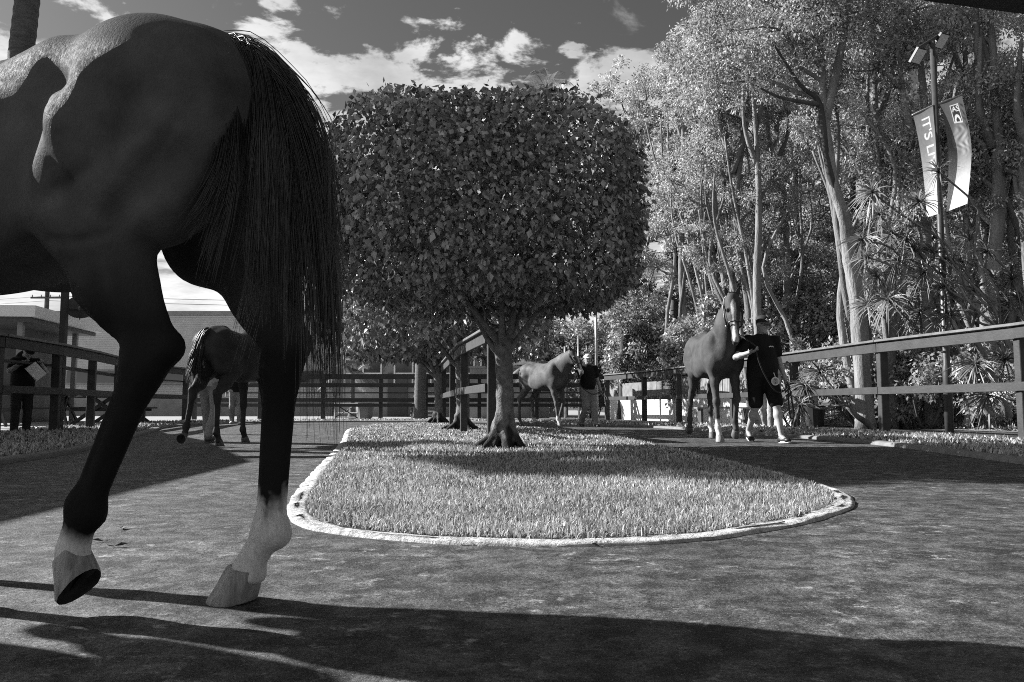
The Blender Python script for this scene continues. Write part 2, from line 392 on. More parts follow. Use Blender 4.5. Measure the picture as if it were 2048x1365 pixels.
M['steel_dark'] = material('dark_steel', .05, .42, .25, 9, 5, .15, 60)

def sheet(name, pts, z, mat, parent=None, kind='structure'):
    n = len(pts); me = bpy.data.meshes.new(name); me.from_pydata([(p[0], p[1], z) for p in pts], [], [tuple(range(n))])
    o = link(name, me, mat, parent)
    if kind: o['kind'] = kind
    return o
# ground: the dark walking surface, one sheet to the horizon (finer near the camera)
sheet('ground', [(-500, -300), (500, -300), (500, 900), (-500, 900)], 0.0, M['asphalt'])

# ------------------------------------------------------------------ the lawn island
ISL = catmull([(1.95, 4.93), (1.97, 7), (1.86, 10), (1.7, 13), (1.2, 16), (.4, 18), (-.6, 20.4), (-1.7, 22.9), (-2.9, 23.1), (-3.6, 21), (-3.6, 18),
               (-3.18, 15.26), (-2.35, 11), (-1.62, 6.74), (-1.31, 4.98), (-1.13, 4.06), (-.96, 3.5), (-.80, 3.26), (-.6, 3.10), (-.32, 2.96), (-.04, 2.89),
               (.22, 2.88), (.5, 2.93), (.81, 3.07), (1.22, 3.40), (1.53, 3.76), (1.76, 4.15)], 6, True)
if np.cross(ISL[1] - ISL[0], ISL[2] - ISL[1]) < 0: pass
_area = 0.5 * np.sum(ISL[:, 0] * np.roll(ISL[:, 1], -1) - ISL[:, 1] * np.roll(ISL[:, 0], -1))
SGN = 1 if _area > 0 else -1                 # offset(+) points outward when counter-clockwise
ISL_IN = offset(ISL, -0.085 * SGN)
def kerb(name, outer, width, height, side, mat, closed, seed, zoff=0.0, lump=0.004):
    r = np.random.default_rng(seed); P = np.asarray(outer)[:, :2]
    # resample finely
    seg = np.linalg.norm(np.diff(np.vstack([P, P[:1]]) if closed else P, axis=0), axis=1); s = np.concatenate([[0], np.cumsum(seg)])
    Q = np.vstack([P, P[:1]]) if closed else P; n = int(s[-1] / 0.05); t = np.linspace(0, s[-1], n, endpoint=not closed)
    P = np.stack([np.interp(t, s, Q[:, 0]), np.interp(t, s, Q[:, 1])], 1)
    prof = [(0.0, -.02), (0.004, height * .55), (.02, height * .85), (.05, height), (width * .5, height * 1.04), (width - .03, height * 1.0), (width, height * .8), (width, -.02)]
    rows = []
    for i, (o_, z) in enumerate(prof):
        q = offset(P, -o_ * side, closed); nz = r.normal(0, lump, n); nz = np.convolve(np.concatenate([nz[-3:], nz, nz[:3]]), np.ones(4) / 4, 'same')[3:-3]
        jitter = np.convolve(r.normal(0, lump * 1.6, n), np.ones(3) / 3, 'same')
        d = offset(P, -(o_) * side + 0, closed) - P; ln = np.linalg.norm(d, axis=1, keepdims=True); q = q + np.where(ln > 0, d / (ln + 1e-9), 0) * (jitter[:, None] if 0 < i < 7 else 0)
        rows.append(np.column_stack([q, np.full(n, z + zoff) + (nz if 0 < i < 7 else 0)]))
    V = np.concatenate(rows); m = len(prof); F = []
    idx = np.arange(n if closed else n - 1); nx = (idx + 1) % n
    for j in range(m - 1): F.append(np.stack([j * n + idx, j * n + nx, (j + 1) * n + nx, (j + 1) * n + idx], 1))
    F = np.concatenate(F); F = F if side < 0 else F[:, ::-1]
    o = np_mesh(name, V, F, mat, smooth=True); o['kind'] = 'structure'; return o
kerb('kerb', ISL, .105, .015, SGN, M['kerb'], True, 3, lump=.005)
sheet('lawn', ISL_IN, 0.012, M['soil'])

def blades(x, y, z, ln, wd, rng, lean=.75):
    n = len(x); yaw = rng.uniform(0, 2 * math.pi, n); le = rng.normal(0, lean, n) + .25; hd = rng.uniform(0, 2 * math.pi, n)
    L_ = ln * rng.uniform(.55, 1.25, n); w = wd * rng.uniform(.6, 1.25, n)
    ax, ay = np.cos(yaw) * w / 2, np.sin(yaw) * w / 2
    def pt(f, bend): h = L_ * f * np.cos(le * bend); d = L_ * f * np.sin(le * bend); return x + np.cos(hd) * d, y + np.sin(hd) * d, z + np.maximum(h, .004)
    mx, my, mz = pt(.55, .7); tx, ty, tz = pt(1.0, 1.35)
    V = np.stack([np.stack([x - ax, y - ay, z], 1), np.stack([x + ax, y + ay, z], 1), np.stack([mx + ax * .8, my + ay * .8, mz], 1), np.stack([mx - ax * .8, my - ay * .8, mz], 1), np.stack([tx, ty, tz], 1)], 1).reshape(-1, 3)
    b = np.arange(n)[:, None] * 5; F = np.concatenate([b + np.array([0, 1, 2]), b + np.array([0, 2, 3]), b + np.array([3, 2, 4])])
    tone = np.repeat(rng.choice([.25, .6, 1.0, 1.25, 1.6], n, p=[.14, .2, .28, .24, .14]) * rng.uniform(.85, 1.15, n), 5)
    return V, F, tone
def grass_field(name, poly, bands, label, seed, zbase):
    rng = np.random.default_rng(seed); Vs, Fs, Ts = [], [], []; k = 0
    for (y0, y1, dens, ln, wd) in bands:
        P = np.asarray(poly); x0, x1 = P[:, 0].min(), P[:, 0].max(); n = int((x1 - x0) * (y1 - y0) * dens)
        x = rng.uniform(x0, x1, n); y = rng.uniform(y0, y1, n)
        m = inside(P, x, y); x, y = x[m], y[m]
        tuft = .6 + .8 * (.5 + .5 * np.sin(x * 3.1 + 1.3 * np.sin(y * 2.3)) * np.sin(y * 2.7 + x))
        V, F, T = blades(x, y, np.full(len(x), zbase), ln * (.75 + .35 * tuft), wd, rng)
        Vs.append(V); Fs.append(F + k); Ts.append(T * np.repeat(.8 + .25 * tuft, 5)); k += len(V)
    o = np_mesh(name, np.concatenate(Vs), np.concatenate(Fs), M['grass'], attrs={'tone': np.concatenate(Ts)})
    return tag(o, label, 'grass', kind='stuff')
grass_field('island_grass', offset(ISL, -.098 * SGN), [(2.9, 4.6, 12500, .034, .0056), (4.6, 7, 6200, .036, .0078), (7, 11, 1900, .042, .015), (11, 23.5, 560, .046, .03)],
            'short broad bladed turf on the kerbed lawn island', 5, .009)

# ------------------------------------------------------------------ outer verge: a grass band round the ring with its kerb
RING = catmull([(4.15, -2), (4.2, 2), (4.28, 5), (4.38, 6.88), (4.52, 8.28), (4.68, 9.99), (4.62, 11.5), (4.36, 13.04), (3.9, 15.5), (3.41, 17.85), (2.55, 19.81), (1.2, 22.3),
                (-.6, 24.0), (-3, 24.9), (-5.6, 24.6), (-7.6, 23.2), (-8.2, 21), (-7.9, 18.3), (-6.6, 14.61), (-4.95, 9.59), (-4.5, 7.84), (-4.36, 6.4), (-4.3, 3), (-4.25, -2)], 6)
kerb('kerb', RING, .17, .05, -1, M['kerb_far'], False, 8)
VOUT = offset(RING, 2.3, False)
VIN = offset(RING, .165, False)
VP = np.vstack([VIN, VOUT[::-1]])
def band_sheet(name, a, b, z, mat):
    n = len(a); V = np.vstack([np.column_stack([a, np.full(n, z)]), np.column_stack([b, np.full(n, z)])]); i = np.arange(n - 1)
    o = np_mesh(name, V, np.stack([i, i + 1, n + i + 1, n + i], 1), mat); o['kind'] = 'structure'; return o
band_sheet('verge', VIN, VOUT, .036, M['soil'])
grass_field('verge_grass', VP, [(4, 9, 1100, .055, .017), (9, 14, 600, .055, .026), (14, 28, 200, .06, .05)], 'rough grass strip between the ring path and the timber fences', 9, .034)
# ------------------------------------------------------------------ ground beyond the fences
band_sheet('mulch_bed', np.array([(14.5, 9.0), (11.2, 12.4), (9.3, 15.5), (8.3, 18.5), (7.9, 21), (7.6, 26), (5.6, 33), (4, 40)]),
           np.array([(60, 0), (60, 8), (60, 15), (60, 20), (60, 26), (60, 34), (60, 48), (60, 70)]), .012, M['mulch'])
_v = []; _e = np.array([(15.0, 9.0), (11.7, 12.4), (9.8, 15.5), (8.8, 18.5), (8.4, 21), (8.1, 26)])
_e = catmull(_e, 6); 
def mulch_bank():
    r = np.random.default_rng(4); rows = []; n = len(_e); nrm = offset(_e, 1.0, False) - _e
    for d, z in ((0, -.01), (.25, .06), (.7, .17), (1.3, .30), (2.2, .40), (3.5, .44), (6, .45), (9, -.05)):
        rows.append(np.column_stack([_e + nrm * d, z + r.normal(0, .02, n) * (z > 0)]))
    V = np.concatenate(rows); i = np.arange(n - 1); F = np.concatenate([np.stack([j * n + i, j * n + i + 1, (j + 1) * n + i + 1, (j + 1) * n + i], 1) for j in range(len(rows) - 1)])
    o = np_mesh('mulch_bank', V, F, M['mulch'], smooth=True); o['kind'] = 'structure'
    # loose chips
    m = 9000; k = r.integers(0, n - 1, m); t = r.random(m)[:, None]; p = _e[k] * (1 - t) + _e[k + 1] * t; nn = nrm[k]; d = r.uniform(.02, 2.4, m); q = p + nn * d[:, None]
    z = np.interp(d, [0, .25, .7, 1.3, 2.2, 3.5], [0, .06, .17, .30, .40, .44]) + .02
    V, F, T = blades(q[:, 0], q[:, 1], z, .09, .035, r, 1.2)
    tag(np_mesh('mulch_chips', V, F, M['chips'], attrs={'tone': T}), 'loose pale mulch chips on the planting bank', 'mulch', kind='stuff')
M['chips'] = material('mulch_chip', .34, .9, .3, 3, 3, leafattr=True)
mulch_bank()
band_sheet('pavement', np.array([(-14, 6), (-11.2, 9), (-10.2, 12), (-10.5, 17), (-11, 21), (-10, 27.0), (6, 31)]), np.array([(-60, 4), (-60, 9), (-60, 14), (-60, 22), (-60, 34), (-60, 60), (8, 90)]), .010, M['concrete'])
# ------------------------------------------------------------------ horses
def coat_material(name, base, rough=.4, white=.62, spec=.45, sheen=.0):
    m = bpy.data.materials.new(name); m.use_nodes = True; nt = m.node_tree; N = nt.nodes; L = nt.links; b = N['Principled BSDF']
    tc = N.new('ShaderNodeTexCoord')
    def noise(sc, det, ro, st=(1, 1, 1)):
        mp = N.new('ShaderNodeMapping'); mp.inputs['Scale'].default_value = st; L.new(tc.outputs['Object'], mp.inputs[0])
        n = N.new('ShaderNodeTexNoise'); n.inputs['Scale'].default_value = sc; n.inputs['Detail'].default_value = det; n.inputs['Roughness'].default_value = ro
        L.new(mp.outputs[0], n.inputs['Vector']); return n.outputs[0]
    def mr(v, a, b_, c, d):
        q = N.new('ShaderNodeMapRange'); L.new(v, q.inputs[0])
        for i, x in enumerate((a, b_, c, d)): q.inputs[i + 1].default_value = x
        return q.outputs[0]
    c1 = mr(noise(5, 5, .6), .3, .7, base * .6, base * 1.35)
    at1 = N.new('ShaderNodeAttribute'); at1.attribute_name = 'white'
    at2 = N.new('ShaderNodeAttribute'); at2.attribute_name = 'points'
    hair = mr(noise(150, 4, .7, (1, 1, .22)), .3, .7, white * .72, white * 1.08)
    mx0 = N.new('ShaderNodeMix'); mx0.data_type = 'FLOAT'; L.new(at2.outputs['Fac'], mx0.inputs[0]); L.new(c1, mx0.inputs[2]); mx0.inputs[3].default_value = min(base * .25, .01)
    mx = N.new('ShaderNodeMix'); mx.data_type = 'FLOAT'; L.new(at1.outputs['Fac'], mx.inputs[0]); L.new(mx0.outputs[0], mx.inputs[2]); L.new(hair, mx.inputs[3])
    L.new(mx.outputs[0], b.inputs['Base Color'])
    b.inputs['Specular IOR Level'].default_value = spec; b.inputs['Sheen Weight'].default_value = sheen
    L.new(mr(noise(60, 5, .7), .35, .65, rough - .12, rough + .16), b.inputs['Roughness'])
    # short lying coat: fine streaks plus slight unevenness of the muscles
    h1 = noise(170, 4, .75, (1, .5, .4)); h2 = noise(11, 4, .5, (1, 1, .8))
    ad = N.new('ShaderNodeMath'); ad.operation = 'MULTIPLY_ADD'; L.new(h2, ad.inputs[0]); ad.inputs[1].default_value = 1.6; L.new(h1, ad.inputs[2])
    bp = N.new('ShaderNodeBump'); bp.inputs['Strength'].default_value = .6; bp.inputs['Distance'].default_value = .0055
    L.new(ad.outputs[0], bp.inputs['Height']); L.new(bp.outputs[0], b.inputs['Normal'])
    return m
M['hoof'] = material('hoof_horn', .10, .5, .45, 10, 5, .5, 40, .4, stretch=(6, 6, .6))
M['hoof_pale'] = material('hoof_horn_pale', .26, .55, .55, 9, 5, .6, 40, .4, stretch=(5, 5, .5))
M['sole'] = material('hoof_sole', .02, .9, .4, 30, 5, .8, 60, .1)
M['hair'] = material('black_horse_hair', .018, .30, .3, 8, 3, spec=.6)
M['hair_far'] = material('dark_brown_horse_hair', .022, .45, .3, 8, 3, spec=.5)
M['hair_mid'] = material('brown_horse_hair', .06, .45, .3, 8, 3, spec=.5)
M['eye'] = material('dark_eye', .006, .08, .1, 5, 2, spec=.8)
M['leather'] = material('black_leather', .012, .35, .3, 20, 4, .2, 60)
M['brass'] = material('brass_fitting', .5, .3, .15, 20, 3, metallic=.8)
M['rope'] = material('dark_rope', .02, .7, .4, 60, 4, .5, 90)

def hoof(parent, cor, fwd, up, mat, sc=1.0):
    """cor: centre of the coronet; fwd/up: the hoof's own axes (toe direction, up the pastern)"""
    f = Vector(fwd).normalized(); u = Vector(up); u = (u - f * u.dot(f)).normalized(); w = u.cross(f); c = Vector(cor); n = 16; mb = MB(); vs = []; prof = []
    H = .078 * sc
    for k, (t, rx, ry, sh) in enumerate(((0, .043, .042, 0), (.06, .047, .045, .002), (.5, .055, .051, .016), (.93, .064, .058, .032), (1.0, .062, .056, .033))):
        for i in range(n):
            a = 2 * math.pi * i / n; ca, sa = math.cos(a), math.sin(a)
            front = rx if ca > 0 else rx * .80
            zz = -H * t * (1.0 if ca > 0 else (1 - .12 * -ca))
            vs.append(c + f * ((ca * front + sh) * sc) + w * (sa * ry * sc) + u * (zz + .010 * sc * max(0, ca) * (1 - t)))
    fs = [(r * n + i, r * n + (i + 1) % n, (r + 1) * n + (i + 1) % n, (r + 1) * n + i) for r in range(4) for i in range(n)]
    mb.add(vs, [q[::-1] for q in fs] + [tuple(range(n))]); 
    h = mb.build('hoof', mat, parent, smooth=True, local=True)
    m2 = MB(); rim = [vs[4 * n + i] for i in range(n)]; cc = sum(rim, Vector()) / n
    ring2 = [cc + (p - cc) * .84 + u * .003 for p in rim]; ring3 = [cc + (p - cc) * .6 + u * (.013 * sc) for p in rim]
    tri = [(i, (i + 1) % n, n + (i + 1) % n, n + i) for i in range(n)] + [(n + i, n + (i + 1) % n, 2 * n + (i + 1) % n, 2 * n + i) for i in range(n)] + [tuple(2 * n + i for i in range(n))]
    m2.add([p - u * .0008 for p in rim] + ring2 + ring3, tri)
    fr = [cc - f * .05 * sc + w * .022 * sc + u * .006, cc - f * .05 * sc - w * .022 * sc + u * .006, cc + f * .028 * sc + u * .010, cc - f * .03 * sc - u * .001]
    m2.add(fr, [(0, 2, 3), (2, 1, 3), (1, 0, 3)])
    m2.build('sole', M['sole'], h, local=True)
    return h

def build_horse(name, label, loc, yaw, coat, J, res=.014, hair=None, tail=None, seed=1, hoofmat=None, whitefn=None, pointsfn=None, mane=True, scale=1.0, group='horses being led round the ring'):
    hair = hair or M['hair_far']
    T = thing(name, label, 'horse', loc, yaw, group); T.scale = (scale,) * 3; ORIG[T.name] = None
    S = Flesh(res); Ry = lambda a: Matrix.Rotation(R(a), 3, 'Y')
    # trunk
    S.ball((.80, 0, 1.125), (.56, .272, .318), .05)
    S.ball((.52, 0, 1.17), (.26, .235, .265), .06)
    S.ball((.19, 0, 1.235), (.31, .215, .262), .06, Ry(6))
    S.cone((.80, 0, 1.33), (.36, 0, 1.385), .10, .105, .05)
    S.cone((.30, 0, 1.44), (.03, 0, 1.37), .075, .06, .06)
    S.cone((1.02, 0, 1.42), (.80, 0, 1.37), .075, .07, .07)
    S.ball((1.12, 0, 1.12), (.245, .235, .27), .08)
    for s in (1, -1):
        S.ball((.16, s * .125, 1.225), (.245, .145, .235), .05, Ry(-8))               # gluteal mass
        S.ball((.345, s * .165, 1.33), (.06, .045, .085), .06, Ry(20))              # point of hip
        S.ball((.05, s * .105, 1.16), (.135, .115, .24), .05, Ry(-14))                 # hamstrings, buttock
        S.ball((.085, s * .125, 1.03), (.12, .095, .15), .05)                            # lower hamstring
        S.ball((.43, s * .15, 1.29), (.11, .075, .10), .08)                              # fill in front of the hip
        S.ball((1.07, s * .155, 1.17), (.18, .115, .29), .05, Ry(22))                  # shoulder
        S.ball((1.20, s * .14, 1.03), (.12, .10, .15), .05)
        S.ball((.66, s * .20, 1.00), (.30, .08, .16), .08)
        H = J['HL' if s > 0 else 'HR']; st, gk, hk, ft, co = [np.array(H[q], float) for q in ('stifle', 'gaskin', 'hock', 'fetlock', 'coronet')]
        th = np.array([.19, s * .15, 1.12])
        S.ball((th + st) / 2 + np.array([-.03, 0, .02]), (.175, .105, .235), .05, Ry(-22))   # thigh
        S.cone(th, st, .15, .098, .05); S.ball(st + np.array([.02, s * .0, 0]), (.072, .07, .085), .04)
        S.cone(st + np.array([-.04, 0, -.02]), gk, .108, H.get('gr', .088), .05, ((0, 1, 0), .78))
        up = hk - gk; up /= np.linalg.norm(up); can = ft - hk; can /= np.linalg.norm(can)
        back = np.array([-can[2], 0, can[0]]); back = back if back[0] < 0 else -back
        pt = hk - can * .065 + back * .052                                               # point of hock
        S.cone(gk, hk - can * .05, H.get('gr', .088), .05, .05, ((0, 1, 0), .72))
        S.cone(gk + np.array([-.05, 0, .03]), pt, .032, .022, .03)                       # Achilles cord
        S.ball(hk, (.054, .044, .062), .03); S.ball(pt, (.026, .024, .030), .035)
        S.cone(pt, hk + can * .06 + back * .018, .024, .026, .03)
        S.cone(hk, ft, .041, .034, .03, ((0, 1, 0), .85))
        S.cone(hk + back * .026 + can * .05, ft + back * .022, .022, .019, .02)
        S.ball(ft + back * .004, (.046, .042, .048), .025); S.ball(ft + back * .032 + can * .012, (.026, .03, .03), .025)
        S.cone(ft, co, .032, .040, .02, ((0, 1, 0), .95)); S.cone(ft + back * .016 + can * .02, co + back * .010 - np.array([0, 0, -.01]), .018, .018, .015); S.ball(co + back * .022 + np.array([-.006, 0, -.016]), (.018, .034, .018), .025)
        Fq = J['FL' if s > 0 else 'FR']; el, kn, ff, fc = [np.array(Fq[q], float) for q in ('elbow', 'knee', 'fetlock', 'coronet')]
        S.cone((1.10, s * .13, 1.12), el, .13, .095, .05, ((0, 1, 0), .75)); mid = el * .6 + kn * .4
        S.cone(el, mid, .092, .064, .04, ((0, 1, 0), .8)); S.cone(mid, kn, .064, .044, .04, ((0, 1, 0), .9))
        S.ball(kn, (.047, .044, .060), .03); cn = ff - kn; cn /= np.linalg.norm(cn); bk = np.array([-cn[2], 0, cn[0]]); bk = bk if bk[0] < 0 else -bk
        S.cone(kn, ff, .036, .030, .03); S.cone(kn + bk * .022 + cn * .05, ff + bk * .02, .020, .017, .02)
        S.ball(ff, (.042, .038, .043), .025); S.ball(ff + bk * .026, (.024, .026, .026), .02); S.cone(ff, fc, .032, .040, .028)
    # neck and head
    po = Vector(J['poll']); fd = Vector(J['face']).normalized(); wv = Vector((0, 0, 1)).cross(fd)
    wv = wv.normalized() if wv.length > .05 else Vector((0, 1, 0)); fn = fd.cross(wv).normalized()   # fn: out of the forehead
    if fn.z < 0 and fd.z > -.95: fn = -fn
    if (po - Vector((1.1, 0, po.z))).dot(fn) < 0 and fd.z < -.95: fn = -fn
    HS = J.get('head_scale', 1.12); hp = lambda a, b, c=0.0: po + (fd * a + fn * b + wv * c) * HS
    n0, n1 = Vector((.98, 0, 1.40)), hp(-.01, -.02); c0, c1 = Vector((1.20, 0, 1.12)), hp(.10, -.15)
    mid = lambda a, b, t, e: a * (1 - t) + b * t + Vector((0, 0, e))
    S.chain([n0, mid(n0, n1, .5, .02), n1], [.09, .08, .068], .06)
    S.chain([c0, mid(c0, c1, .5, .0), c1], [.18, .14, .10], .06, (tuple(wv), .8))
    S.chain([mid(n0, c0, .4, .03), mid(mid(n0, c0, .45, 0), mid(n1, c1, .5, 0), .5, 0), mid(n1, c1, .5, 0)], [.23, .19, .14], .07, (tuple(wv), .74))
    S.cone(hp(0, -.01), hp(.20, -.04), .072, .085, .04, (tuple(wv), .95))
    S.cone(hp(.18, -.045), hp(.46, -.055), .082, .052, .04, (tuple(wv), .78))
    for s in (1, -1): S.ball(hp(.15, -.10, s * .040), (.085, .035, .085), .04, np.array([list(fd), list(wv), list(fn)]).T)
    for s in (1, -1): S.ball(hp(.15, .005, s * .068), (.03, .02, .022), .025, np.array([list(fd), list(wv), list(fn)]).T)
    S.ball(hp(.47, -.055), (.062, .050, .054), .03, np.array([list(fd), list(wv), list(fn)]).T); S.ball(hp(.49, -.10), (.035, .036, .026), .02, np.array([list(fd), list(wv), list(fn)]).T)
    for s in (1, -1): S.ball(hp(.495, -.030, s * .040), (.020, .012, .016), .01, np.array([list(fd), list(wv), list(fn)]).T, sub=True)
    for a in J.get('extra', ()): a(S)
    V, Fc = S.skin()
    if 'relief' in J: V = J['relief'](V, Fc)
    att = {'white': whitefn(V, hp) if whitefn else np.zeros(len(V)), 'points': pointsfn(V) if pointsfn else np.zeros(len(V))}
    body = np_mesh('body', V, Fc, coat, T, True, att, local=True)
    for key in ('HL', 'HR', 'FL', 'FR'):
        q = J[key]; c = Vector(q['coronet']); fwd = Vector(q.get('toe', (1, 0, -.0))); upv = Vector(q['fetlock']) - c
        hoof(T, c + Vector((0, 0, 0)), fwd, q.get('up', Vector((0, 0, 1))), q.get('mat', hoofmat or M['hoof']), q.get('hs', 1.0))
    for s in (1, -1):
        mb = MB(); e0 = hp(-.015, .015, s * .045); ed = (hp(-.16, .05, s * .085) - e0); u_ = ed.normalized(); fw = (fd * .15 + fn * .9 + wv * s * .45).normalized(); sd = u_.cross(fw).normalized(); fw = sd.cross(u_)
        L_ = .125; vs = []; m = 7
        for i, (t, w) in enumerate(((0, .026), (.2, .034), (.45, .038), (.7, .028), (.9, .012), (1, .001))):
            for k in range(m):
                a = math.pi * (k / (m - 1)) ; vs.append(e0 + u_ * (L_ * t) + sd * (w * math.cos(a)) - fw * (w * .75 * math.sin(a)))
        fs = [(i * m + k, i * m + k + 1, (i + 1) * m + k + 1, (i + 1) * m + k) for i in range(5) for k in range(m - 1)]
        off = [v + fw * .006 - (v - (e0 + u_ * ((v - e0).dot(u_)))) * .2 for v in vs]; nv = len(vs)
        fs2 = [tuple(nv + i for i in f[::-1]) for f in fs]; edge = []
        for i in range(5):
            for k in (0, m - 1): edge.append((i * m + k, (i + 1) * m + k, nv + (i + 1) * m + k, nv + i * m + k))
        mb.add(vs + off, fs + fs2 + edge); mb.build('ear', coat, T, True, local=True)
        MB().ball(hp(.15, .002, s * .079), (.017, .017, .017), 12, 8).build('eye', M['eye'], T, True, local=True)
    if mane:
        g = []
        side = J.get('mane_side', -1)
        for t in np.linspace(0.02, .98, 6):
            b = np.array(mid(n0, n1, t, .02 * math.sin(math.pi * t))); out = np.array(wv) * side; nu = np.array(((n1 - n0).normalized()).cross(wv)); nu = nu if nu[2] > 0 else -nu
            rt = b + nu * (.07 * (1 - t) + .052 * t) ; g.append(np.array([rt, rt + out * .05 + nu * .015, rt + out * .085 - nu * .06, rt + out * .09 - nu * .15 + np.array([0, 0, -.03])]))
        V2, F2 = [], []; k = 0
        for i in range(len(g) - 1):
            v, f = strands(1.0, [g[i], g[i + 1]], 55, .0050, seed * 10 + i, 6, .012); V2.append(v); F2.append(f + k); k += len(v)
        np_mesh('mane', np.concatenate(V2), np.concatenate(F2), hair, T, True, local=True)
    if tail is not None:
        V2, F2 = [], []; k = 0
        for (guides, n, rad, jit, conc, sd) in tail:
            v, f = strands(conc, guides, n, rad, sd, 12, jit); V2.append(v); F2.append(f + k); k += len(v)
        np_mesh('tail', np.concatenate(V2), np.concatenate(F2), hair, T, True, local=True)
    return T, hp, fd, fn, wv

def halter(T, hp, parent_label=None):
    """leather head collar: noseband, cheek pieces, crown strap, throat strap, rings"""
    h = MB()
    def loop(pts, r=.010): h.tube(pts, r, 6)
    nb = [hp(.30, .030, 0), hp(.30, .012, .060), hp(.31, -.06, .070), hp(.31, -.125, .040), hp(.31, -.14, 0), hp(.31, -.125, -.040), hp(.31, -.06, -.070), hp(.30, .012, -.060), hp(.30, .030, 0)]
    loop(nb)
    for s in (1, -1):
        loop([hp(.31, -.06, s * .072), hp(.2, -.055, s * .094), hp(.08, -.055, s * .094), hp(-.02, -.03, s * .075), hp(-.045, .03, s * .03), hp(-.045, .04, 0)])
        loop([hp(.05, -.055, s * .094), hp(.10, -.15, s * .075), hp(.11, -.19, s * .03), hp(.11, -.195, 0)])
    loop([hp(.31, -.14, 0), hp(.21, -.175, 0), hp(.11, -.195, 0)])
    o = h.build('halter', M['leather'], T, True, local=True)
    for s in (1, -1):
        for (a, c) in ((.31, -.06), (.06, -.055)): MB().ball(hp(a, c, s * .084), .014, 8, 6).build('ring', M['brass'], o, True, local=True)
    MB().ball(hp(.31, -.155, 0), .018, 8, 6).build('buckle', M['brass'], o, True, local=True)
    return o
HTAIL = lambda dx=0.0, dy=0.0: [(
    [np.array([(-.0, y, 1.425), (-.075, y * 1.3, 1.40), (-.13 + dx * .3, y * 1.6 + dy * .3, 1.24), (-.15 + dx * .7, y * 2.0 + dy * .7, .95), (-.14 + dx, y * 1.5 + dy, .58)]) for y in (-.03, 0, .03)], 260, .0065, .02, 1.0, 3),
    ([np.array([(-.03, y, 1.41), (-.10, y * 1.3, 1.34), (-.14, y * 1.9, 1.15), (-.16 + dx * .8, y * 2.4 + dy * .8, .85), (-.15 + dx, y * 2 + dy, .45)]) for y in (-.03, .03)], 180, .0062, .03, 1.0, 4)]
STAND = lambda s, **k: dict(stifle=(.33, s * .16, .955), gaskin=(.17, s * .135, .78), hock=(.02, s * .125, .60), fetlock=(.02, s * .125, .185), coronet=(.07, s * .125, .085), **k)
FSTAND = lambda s, **k: dict(elbow=(1.10, s * .135, .93), knee=(1.12, s * .13, .52), fetlock=(1.12, s * .13, .18), coronet=(1.17, s * .13, .085), **k)
# ------------------------------------------------------------------ the black horse walking past the camera
M['coat_black'] = coat_material('dark_bay_coat_near', .090, .50, .62, .008, .0)
def near_white(V, hp):
    x, y, z = V.T; r = np.random.default_rng(1); th = np.arctan2(y + .11, x + .09); w = .022 * np.sin(2 * th + 1) + .010 * np.sin(5 * th + 40 * z) + .006 * np.sin(11 * th + 25 * z) + r.normal(0, .006, len(x))
    rt = np.clip((.285 + w - z) / .055, 0, 1) * (y < 0) * (x < .35)
    # left hind: white pastern only
    q = (z - .215) * .8 - (x - .29) * .35
    lf = np.clip((-q + w * .3) / .03, 0, 1) * (y > 0) * (x < .55)
    return np.maximum(rt, lf)
nearJ = dict(
    HL=dict(stifle=(.285, .165, .965), gaskin=(.198, .14, .80), hock=(.115, .135, .60), fetlock=(.272, .13, .262), coronet=(.302, .13, .150),
            gr=.094, toe=(.68, .06, -.70), up=(.70, 0, .68), mat=M['hoof_pale'], hs=.98),
    HR=dict(stifle=(.12, -.15, .95), gaskin=(-.045, -.125, .78), hock=(-.095, -.115, .60), fetlock=(-.078, -.11, .185), coronet=(-.018, -.11, .083),
            gr=.085, toe=(1, 0, 0), mat=M['hoof_pale'], hs=1.12),
    FL=dict(elbow=(1.10, .135, .93), knee=(1.02, .13, .53), fetlock=(.90, .13, .20), coronet=(.93, .13, .09), toe=(1, 0, -.1)),
    FR=dict(elbow=(1.14, -.135, .93), knee=(1.26, -.13, .54), fetlock=(1.32, -.13, .19), coronet=(1.38, -.13, .083)),
    poll=(1.72, 0, 1.74), face=(.62, -.1, -.75))
def near_extra(S):
    # flank fold, thigh groove, veins and sinews on the near side
    S.cone((.40, .185, 1.25), (.35, .185, 1.0), .030, .028, .07)                    # fold of the flank
    S.cone((.06, .268, 1.22), (.10, .262, 1.0), .012, .010, .03, sub=True)         # groove between hamstrings
    S.cone((.30, .285, 1.14), (.19, .268, .95), .010, .010, .03, sub=True)
    S.cone((.25, .235, .93), (.215, .205, .84), .006, .005, .02); S.cone((.215, .205, .84), (.25, .19, .75), .005, .005, .02)   # vein
    S.cone((.31, .215, .99), (.28, .205, .86), .012, .010, .03)
    S.cone((.13, .232, 1.00), (-.01, .222, 1.13), .030, .026, .05)                  # ridge of the hamstring
    S.cone((.20, .25, 1.24), (.29, .235, 1.05), .030, .030, .06)
nearJ['extra'] = [near_extra]
